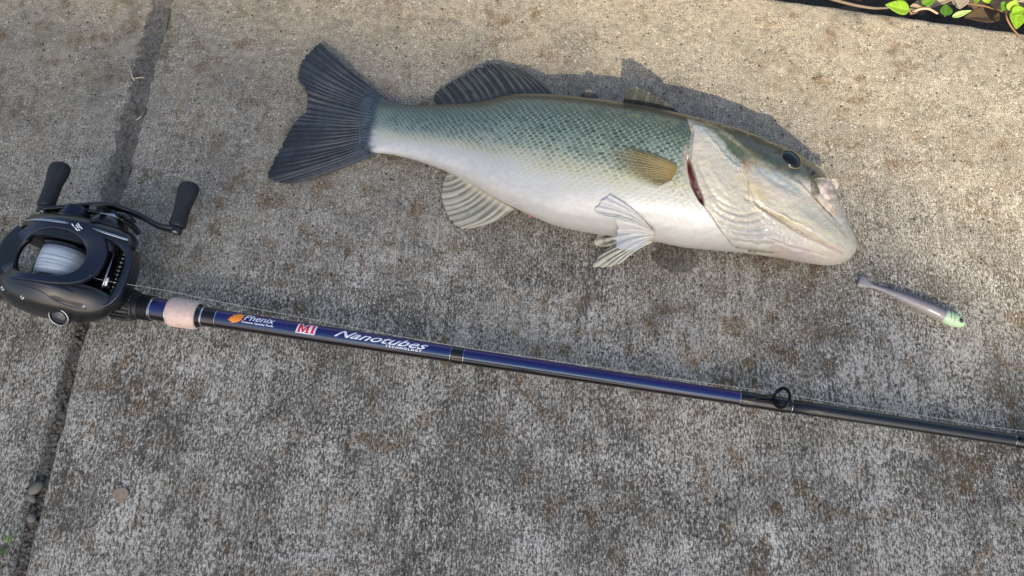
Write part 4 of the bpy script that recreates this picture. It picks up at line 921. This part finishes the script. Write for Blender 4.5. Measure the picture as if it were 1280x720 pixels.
# ------------------------------------------------------------------ soft lure
A0 = W(1076, 349, .008); A1 = W(1206, 404, .0075); ldir = A1-A0; LL = np.linalg.norm(ldir); ldir /= LL
lure = empty('fishing_lure', (A0[0], A0[1], 0), 'purple grey soft paddle tail lure with pale green jig head', 'lure'); loff = np.array([A0[0], A0[1], 0])
n_ = 120; t = np.linspace(0, 1, n_); na = 40; a = np.linspace(0, 2*math.pi, na, endpoint=False)
sd = np.cross((0, 0, 1.), ldir); sd /= np.linalg.norm(sd)
L0, L1 = .00, .80
hw = np.interp(t, [0, .02, .07, .16, .25, .5, .8, .95, 1], [.0044, .0058, .0050, .0021, .0022, .0041, .0055, .0056, .0052]); hh = np.interp(t, [0, .02, .07, .16, .25, .5, .8, .95, 1], [.0024, .0030, .0028, .0020, .0024, .0043, .0058, .0057, .0052])
hw = np.convolve(np.pad(hw, 3, 'edge'), np.ones(7)/7, 'valid'); hh = np.convolve(np.pad(hh, 3, 'edge'), np.ones(7)/7, 'valid')
bend = .003*np.sin((1-t)*3.0)*(1-t)
cen = A0+ldir*(t*LL*.815)[:, None]+sd*bend[:, None]; cen[:, 2] = np.maximum(hh*.96+.0002, .002)
G = cen[:, None]+sd*(hw[:, None]*np.cos(a))[..., None]+np.array([0, 0, 1.])*(hh[:, None]*np.sin(a))[..., None]
rings = 1+.025*np.sign(np.sin(t*170))*smooth(.1, .2, t)*smooth(.75, .6, t)
bk = smooth(-.05, .75, np.cos(a))[None]*np.ones((n_, 1))                   # back colour on the far side
cl = mixk(lin((116, 112, 120))*np.ones((n_, na, 3)), lin((50, 50, 64)), bk*smooth(.04, .25, t)[:, None])
cl = mixk(cl, lin((140, 136, 134)), smooth(.2, -.6, np.cos(a))[None]*np.ones((n_, 1))*.7)
cl = mixk(cl, lin((140, 138, 136)), smooth(.22, .05, t)[:, None]*np.ones((1, na))*.8)
cl = cl*(.85+.3*fbm(t[:, None]*60+0*a, a[None]*3+0*t[:, None], 2))[..., None]
F = np.r_[grid_faces(n_, na, False, True)]
Vv = np.r_[G.reshape(-1, 3), [cen[0]], [cen[-1]]]; jn = np.arange(na); c1 = np.stack([np.full(na, n_*na), jn, (jn+1) % na], 1); c2 = np.stack([np.full(na, n_*na+1), (n_-1)*na+(jn+1) % na, (n_-1)*na+jn], 1)
tri = np.r_[F[:, [0, 1, 2]], F[:, [0, 2, 3]], c1, c2]
lb = put('lure_body', new_mesh('lure_body', Vv-loff, tri, np.r_[cl.reshape(-1, 3), [cl[0].mean(0)], [cl[-1].mean(0)]]), vcol('soft_plastic', rough=.28, spec=.5, coat=.3), lure)
hs = cen[-1]; M_JIG = plain('jig_green', (164, 194, 156), rough=.35, coat=.4, var=.06, bscale=300)
mb = MB(); mb.lathe([(-.003, .004), (0, .0054), (.004, .0059), (.008, .0058), (.012, .0050), (.0155, .0036), (.0175, .0019), (.0183, 0)], hs, ldir+np.array([0, 0, -.02]), 32); jig = mb.build('jig_head', M_JIG, lure, off=loff)
ex = hs+ldir*.0125+np.array([0, 0, .0045])-sd*.0001; mb = MB(); mb.lathe([(-.0006, .0021), (.0005, .0019), (.0009, 0)], ex, (ldir*.35+np.array([0, -.12, 1.])), 16); mb.build('lure_eye', plain('lure_eye', (12, 14, 14), rough=.15, coat=.8), jig, off=loff)
hk_ = hs+ldir*.011+sd*.0062+np.array([0, 0, .001]); mb = MB(); mb.tube([hk_+np.array(ldir)*.0014*math.cos(q)+sd*.0018*math.sin(q) for q in np.linspace(0, 2*math.pi, 16, endpoint=False)], .0006, 6, True); mb.build('hook_eye', M_JIG, jig, off=loff)
for q in (.0035, .0065):
    g_ = [hs+ldir*(q+.0012*math.sin(k*1.2))+(-sd*math.sin(k)*.0058+np.array([0, 0, math.cos(k)*.0058])) for k in np.linspace(-.7, .9, 10)]
    MB().tube(g_, .00025, 5).build('gill_groove', plain('groove_green', (96, 140, 96), rough=.5), jig, off=loff)

# ------------------------------------------------------------------ leaves, twigs, pebbles
def leaf_geo(base, tip, width, cup=.15, n=10, m=9, up=None, droop=0.):
    base = np.array(base, float); tip = np.array(tip, float); ax = tip-base; Lg = np.linalg.norm(ax); ax /= Lg
    upv = np.array(up if up is not None else (0, 0, 1.), float); s_ = np.cross(ax, upv); s_ /= np.linalg.norm(s_); u_ = np.cross(s_, ax)
    t = np.linspace(0, 1, n*2); w = width*np.sin(math.pi*np.clip(t, 0, 1)**.72)**.85*(1-.15*t)
    q = np.linspace(-1, 1, m)
    G = base+ax*(t*Lg)[:, None, None]+s_*(w[:, None]*q)[..., None]+u_*((np.abs(q)**1.3)*cup*w[:, None]*1.4-droop*Lg*(t**2)[:, None])[..., None]
    return G
def leaf_obj(name, base, tip, width, rgb, mat, parent, off, cup=.15, up=None, droop=0., vein=.25):
    G = leaf_geo(base, tip, width, cup, 10, 9, up, droop); n, m = G.shape[:2]; q = np.linspace(-1, 1, m)
    c = lin(rgb)*np.ones((n, m, 3)); mid = np.exp(-(q/.14)**2)[None]*np.ones((n, 1)); c = mixk(c, np.minimum(lin(rgb)*1.7+.03, .8), mid*vein*1.6)
    side_v = (.5+.5*np.sin((np.linspace(0, 1, n)[:, None]-np.abs(q)[None]*.18)*34)); c = c*(1-.16*side_v)[..., None]
    c = c*(.85+.3*fbm(G[..., 0]*300, G[..., 1]*300, 2))[..., None]
    o = put(name, new_mesh(name, G.reshape(-1, 3)-np.asarray(off), grid_faces(n, m), c.reshape(-1, 3)), mat, parent)
    s = o.modifiers.new('thickness', 'SOLIDIFY'); s.thickness = .0005
    return o
M_LEAF = vcol('green_leaf', rough=.35, spec=.5, transl=.35); M_DRY = vcol('dry_leaf', rough=.8, spec=.2, transl=.1)
M_STEM = plain('stem_brown', (120, 92, 62), rough=.7, var=.2); M_TWIG = plain('twig_grey', (112, 98, 84), rough=.85, var=.3, bump=.5)
# tan leaf lying on the slab
b0 = W(149, 630, .0025); b1 = W(152, 609, .003); lf = leaf_obj('dry_leaf', b1, b0, .0068, (150, 136, 118), M_DRY, None, (b1[0], b1[1], 0), cup=.12, vein=.12); lf.location = (b1[0], b1[1], -.0012)
tag(lf, 'small tan dry leaf lying flat on bare concrete below the rod', 'leaf')
# creeping plant at the bed's edge
def plant(lbl, stem_px, leaves, root):
    p = empty('creeping_plant', root, lbl, 'plant'); off = np.array(root, float)
    for st_ in stem_px:
        pts = catmull(np.array([W(*q) for q in st_]), 24); MB().tube(pts, np.linspace(.0011, .0007, 24), 6).build('stem', M_STEM, p, off=off)
    for (bx_, by_, bz, tx, ty, tz, w, rgb, up) in leaves:
        leaf_obj('leaf', W(bx_, by_, bz), W(tx, ty, tz), w, rgb, M_LEAF, p, off, cup=.22, up=up)
    return p
G1, G2, G3 = (132, 170, 40), (96, 138, 34), (154, 186, 62)
def soilpt(px, py): 
    q = W(px, py, -.045); return (q[0], q[1], -.088)
plant('creeping plant with a pointed bright green leaf overhanging the slab edge', [[(1150, -2, -.09), (1148, 12, -.015), (1141, 17, .003), (1136, 13, .008)]], [(1136, 13, .008, 1106, 6, .014, .0076, G1, (.1, -.3, 1)), (1152, 6, -.01, 1172, -6, -.005, .006, G2, (0, -.3, 1))], soilpt(1150, -2))
plant('creeping plant with a small round dark green leaf beside the curved dry stalk', [[(1186, -4, -.09), (1184, 8, -.02), (1181, 20, -.002)]], [(1181, 20, .0, 1182, 5, .003, .0068, (70, 108, 26), (0, -.5, 1)), (1190, 21, -.004, 1215, 13, .004, .0032, (158, 188, 110), (.2, -.2, 1))], soilpt(1186, -4))
plant('creeping plant with oval leaves hanging over the concrete on a thin brown stem', [[(1228, -6, -.09), (1240, 8, -.012), (1258, 16, .004), (1262, 15, .008)], [(1258, 14, .006), (1259, 24, .006), (1266, 36, .003), (1275, 46, .002)]],
 [(1269, 15, .008, 1270, 37, .006, .0088, G1, (.1, -.2, 1)), (1262, 14, .008, 1271, 0, .014, .0062, G3, (-.3, -.2, 1)), (1259, 12, .006, 1251, 3, .008, .0060, G2, (0, -.4, 1)), (1264, 16, .010, 1282, 12, .012, .006, G1, (0, -.2, 1)), (1222, 3, -.01, 1218, -8, -.002, .005, G2, (0, -.4, 1)), (1230, 2, -.01, 1240, -8, 0, .006, G3, (0, -.3, 1))], soilpt(1228, -6))
# more plants further along the bed
for i in range(8):
    s_ = RNG.uniform(-1.0, 1.2); s_ = s_ if not (.10 < s_ < .33) else s_+.4
    v_ = RNG.uniform(.02, .30) if s_ > .05 else RNG.uniform(.06, .3)
    q = E1+ed*s_+nrm*v_; root = (q[0], q[1], -.09); p = empty('bed_plant', root, 'low green plant with upright stem and whorled oval leaves rooted in soil bed', 'plant', 'plants in the bed')
    top = np.array([0, 0, .05]); MB().tube(catmull(np.array([(0, 0, 0), (.004, .003, .02), (.002, -.004, .05)]), 10), .001, 6).build('stem', M_STEM, p)
    for k in range(7):
        a_ = k*2.4+i; b_ = np.array([.003*math.cos(a_), .003*math.sin(a_), .02+.004*k]); leaf_obj('leaf', b_, b_+np.array([math.cos(a_)*.026, math.sin(a_)*.026, RNG.uniform(0, .014)]), .008, (G1, G2, G3)[k % 3], M_LEAF, p, (0, 0, 0), cup=.2)
# dry litter and twigs in the bed
def dry(px, py, z, tx, ty, tz, w, rgb, lbl, cup=.35, up=(0, 0, 1), droop=.0):
    a_ = W(px, py, z); o = leaf_obj('fallen_leaf', a_, W(tx, ty, tz), w, rgb, M_DRY, None, (a_[0], a_[1], -.05), cup=cup, up=up, droop=droop, vein=.15); o.location = (a_[0], a_[1], -.05); return tag(o, lbl, 'leaf')
dry(1200, 12, -.022, 1188, -12, -.018, .012, (132, 124, 114), 'grey cupped dead leaf behind the round green leaf', .5)
dry(1135, 12, -.020, 1200, -4, -.012, .007, (150, 134, 112), 'long pale brown dead leaf in the bed by the slab edge', .3)
dry(1250, 20, -.026, 1205, 22, -.03, .012, (74, 62, 48), 'dark brown dead leaf against the slab edge', .3)
dry(1262, -2, -.012, 1290, 4, -.006, .010, (186, 172, 150), 'crumpled whitish dead leaf beside the hanging oval leaves', .5)
dry(1040, 2, -.03, 1085, -6, -.03, .012, (52, 42, 34), 'blackish dead leaf lying by crumbled slab corner', .3)
def twig(pts, r0, r1, lbl, mat=M_TWIG):
    P = catmull(np.array([W(*q) for q in pts]), 30); o = MB().tube(P, np.linspace(r0, r1, 30), 8).build('twig', mat, None); return tag(o, lbl, 'twig')
twig([(1138, 17, -.004), (1148, 12, .002), (1160, 11, .003), (1172, 17, -.003)], .0013, .0010, 'curved pinkish dry stalk arching at the slab edge', plain('stalk_pink', (176, 140, 116), rough=.6, var=.15))
twig([(1030, -4, -.02), (1062, 5, -.014), (1090, 10, -.012), (1110, 10, -.016)], .0016, .0011, 'thin grey twig lying along the slab edge')
twig([(1205, 4, -.02), (1232, 8, -.012), (1262, 18, -.006)], .0010, .0007, 'thin reddish brown twig under the hanging leaves', M_STEM)
# loose leaf litter: uncounted
mb = MB()
for i in range(1500):
    s_ = RNG.uniform(-1.3, 1.5); v_ = RNG.uniform(.012, 1.0)**1.3; q = E1+ed*s_+nrm*v_; a_ = RNG.uniform(0, 6.3); L_ = RNG.uniform(.012, .035)
    b_ = np.array([q[0], q[1], -.083+RNG.uniform(-.004, .010)]); G = leaf_geo(b_, b_+np.array([math.cos(a_)*L_, math.sin(a_)*L_, RNG.uniform(-.006, .008)]), L_*.28, RNG.uniform(-.3, .5), 3, 3); mb.add(G, [tuple(f) for f in grid_faces(G.shape[0], G.shape[1])])
lt = mb.build('leaf_litter', plain('litter_brown', (70, 56, 42), rough=.85, var=.5, bscale=40), None); tag(lt, 'brown leaf litter covering the soil bed', 'litter', kind='stuff')
# pebbles and grit in the joint
M_PEB = plain('pebble_grey', (112, 108, 100), rough=.8, var=.25, bump=.5, bscale=300)
def pebble_geo(c, r, seed):
    rg = np.random.default_rng(seed); bm = bmesh.new(); bmesh.ops.create_icosphere(bm, subdivisions=2, radius=1); V = np.array([v.co[:] for v in bm.verts]); F = [tuple(v.index for v in f.verts) for f in bm.faces]; bm.free()
    k = 1+.18*np.sin(V@rg.normal(size=3)*2.2+rg.uniform(0, 6)); return V*k[:, None]*np.asarray(r)@np.array(Matrix.Rotation(rg.uniform(0, 3), 3, 'Z')).T+np.asarray(c), F
for i, (px, py, r, lb_) in enumerate(((45, 611, (.0038, .0062, .004), 'largest grey pebble wedged in the slab joint'), (39, 623, (.003, .0052, .003), 'slim brownish pebble beside the largest one in the joint'), (38, 648, (.0035, .0035, .003), 'rounded grey pebble alone low in the slab joint'))):
    c = W(px, py, -.003); c[2] = -.0035; mb = MB(); mb.add(*pebble_geo((0, 0, 0), r, i)); o = mb.build('pebble', M_PEB, None); o.location = c; tag(o, lb_, 'pebble')
mb = MB()
for i in range(1400):
    t_ = RNG.uniform(-1.3, .0); c2 = (cR+cL)/2+jd*t_+side*RNG.normal(0, .0032); zt_ = -.0085+.0078*smooth(-.02, .11, c2[1])
    if c2[1] > .03 and RNG.random() < .85: continue
    r_ = RNG.uniform(.0005, .0019); mb_v, mb_f = pebble_geo((c2[0], c2[1], zt_+.001), (r_, r_*1.2, r_*.8), i)
    if i > 700: pass
    mb.add(mb_v, mb_f)
tag(mb.build('gravel', plain('grit', (98, 92, 82), rough=.9, var=.45, bscale=160), None), 'grey grit filling the joint between the slabs', 'gravel', kind='stuff')
# grass tuft in the joint, dry stems higher up
def tuft(px, py, lbl, rgb, n, Ls, name='grass_tuft'):
    c = W(px, py, -.006); p = empty(name, c, lbl, 'grass')
    for k in range(n):
        a_ = RNG.uniform(0, 6.3); L_ = Ls*RNG.uniform(.5, 1.1); e_ = np.array([math.cos(a_)*L_*.6, math.sin(a_)*L_*.6+.003, L_*.7])
        P = catmull(np.array([(0, 0, 0), e_*np.array([.4, .4, .7]), e_]), 10); o = MB().sweep(P, np.linspace(.0011, .0002, 10), .0002, 6).build('blade', plain('grass_blade', rgb, rough=.5, var=.2), p)
tuft(12, 683, 'small green grass tuft sprouting from the slab joint', (96, 128, 52), 12, .018)
for pts, lbl in (([(163, 84, .001), (165, 94, .004), (168, 101, .002)], 'short pale dry straw standing in the slab joint'), ([(166, 99, .002), (174, 97, .003), (181, 97, .002)], 'pale straw lying crosswise over the slab joint'), ([(171, 150, .001), (177, 145, .002)], 'tiny straw on the right edge of the slab joint')):
    P = catmull(np.array([W(*q) for q in pts]), 10); o = MB().tube(P, .0007, 6).build('straw', plain('straw', (170, 160, 138), rough=.7), None); tag(o, lbl, 'straw')

# ------------------------------------------------------------------ unseen tree added so its crown shades most of the slab
TD = 14.0
def tree():
    # the crown's rim passes over the slab so that sun still reaches the bed side
    pm = (W(470, 0)[:2]+W(1280, 345)[:2])/2; ld_ = W(1280, 345)[:2]-W(470, 0)[:2]; ld_ /= np.linalg.norm(ld_)
    inward = np.array([ld_[1], -ld_[0]]); inward = inward if inward[1] < 0 else -inward
    Rc = 2.6
    s1 = np.array([ld_[0], ld_[1], 0]); s1 = s1-SUN*(s1@SUN); s1 /= np.linalg.norm(s1)          # crown axes square to the sun
    s2 = np.array([inward[0], inward[1], 0]); s2 = s2-SUN*(s2@SUN); edge_scale = np.linalg.norm(s2-s1*(s2@s1)); s2 = s2-s1*(s2@s1); s2 /= np.linalg.norm(s2)
    cen = np.array([pm[0], pm[1], 0])+SUN*TD+s2*(Rc+SHIFT)
    t = empty('added_shade_tree', (cen[0], cen[1], -.125), 'unseen leafy broad crowned tree added to shade the pavement', 'tree'); off = np.array([cen[0], cen[1], -.125])
    n = NLEAF; rg = np.random.default_rng(3)
    d = rg.normal(size=(n, 3)); d /= np.linalg.norm(d, axis=1)[:, None]; r = rg.random(n)**(1/3)*Rc
    c = cen+d*r[:, None]
    a = rg.normal(size=(n, 3)); a /= np.linalg.norm(a, axis=1)[:, None]; b = rg.normal(size=(n, 3)); b -= a*(a*b).sum(1)[:, None]; b /= np.linalg.norm(b, axis=1)[:, None]
    L_ = rg.uniform(.08, .13, n)[:, None]; w_ = L_*.5
    V = np.stack([c-a*L_*.5, c+b*w_*.5, c+a*L_*.5, c-b*w_*.5], 1).reshape(-1, 3)-off
    put('crown', new_mesh('crown', V, np.arange(n*4).reshape(-1, 4), np.tile(lin((70, 100, 40)), (n*4, 1)), False), plain('tree_leaf', (70, 100, 40), rough=.6, var=.2, bscale=3), t)
    tr = catmull(np.array([(0, 0, 0), (.1, 0, cen[2]*.3), (0, .1, cen[2]*.7), (0, 0, cen[2]+Rc*.6)]), 20); MB().tube(tr, np.linspace(.22, .05, 20), 12).build('trunk', plain('bark', (84, 70, 56), rough=.9, var=.3, bscale=12), t)
    for k in range(9):
        a_ = k*2.4; h0 = cen[2]-Rc*.75+k*.25; e_ = np.array([math.cos(a_), math.sin(a_), .5])*Rc*.62
        MB().tube(catmull(np.array([(0, 0, h0), np.array([0, 0, h0])+e_*.5+(0, 0, .05), np.array([0, 0, h0])+e_]), 10), np.linspace(.07, .015, 10), 8).build('limb', bpy.data.materials['bark'], t)
SHIFT, NLEAF = -.015, 130000
tree()
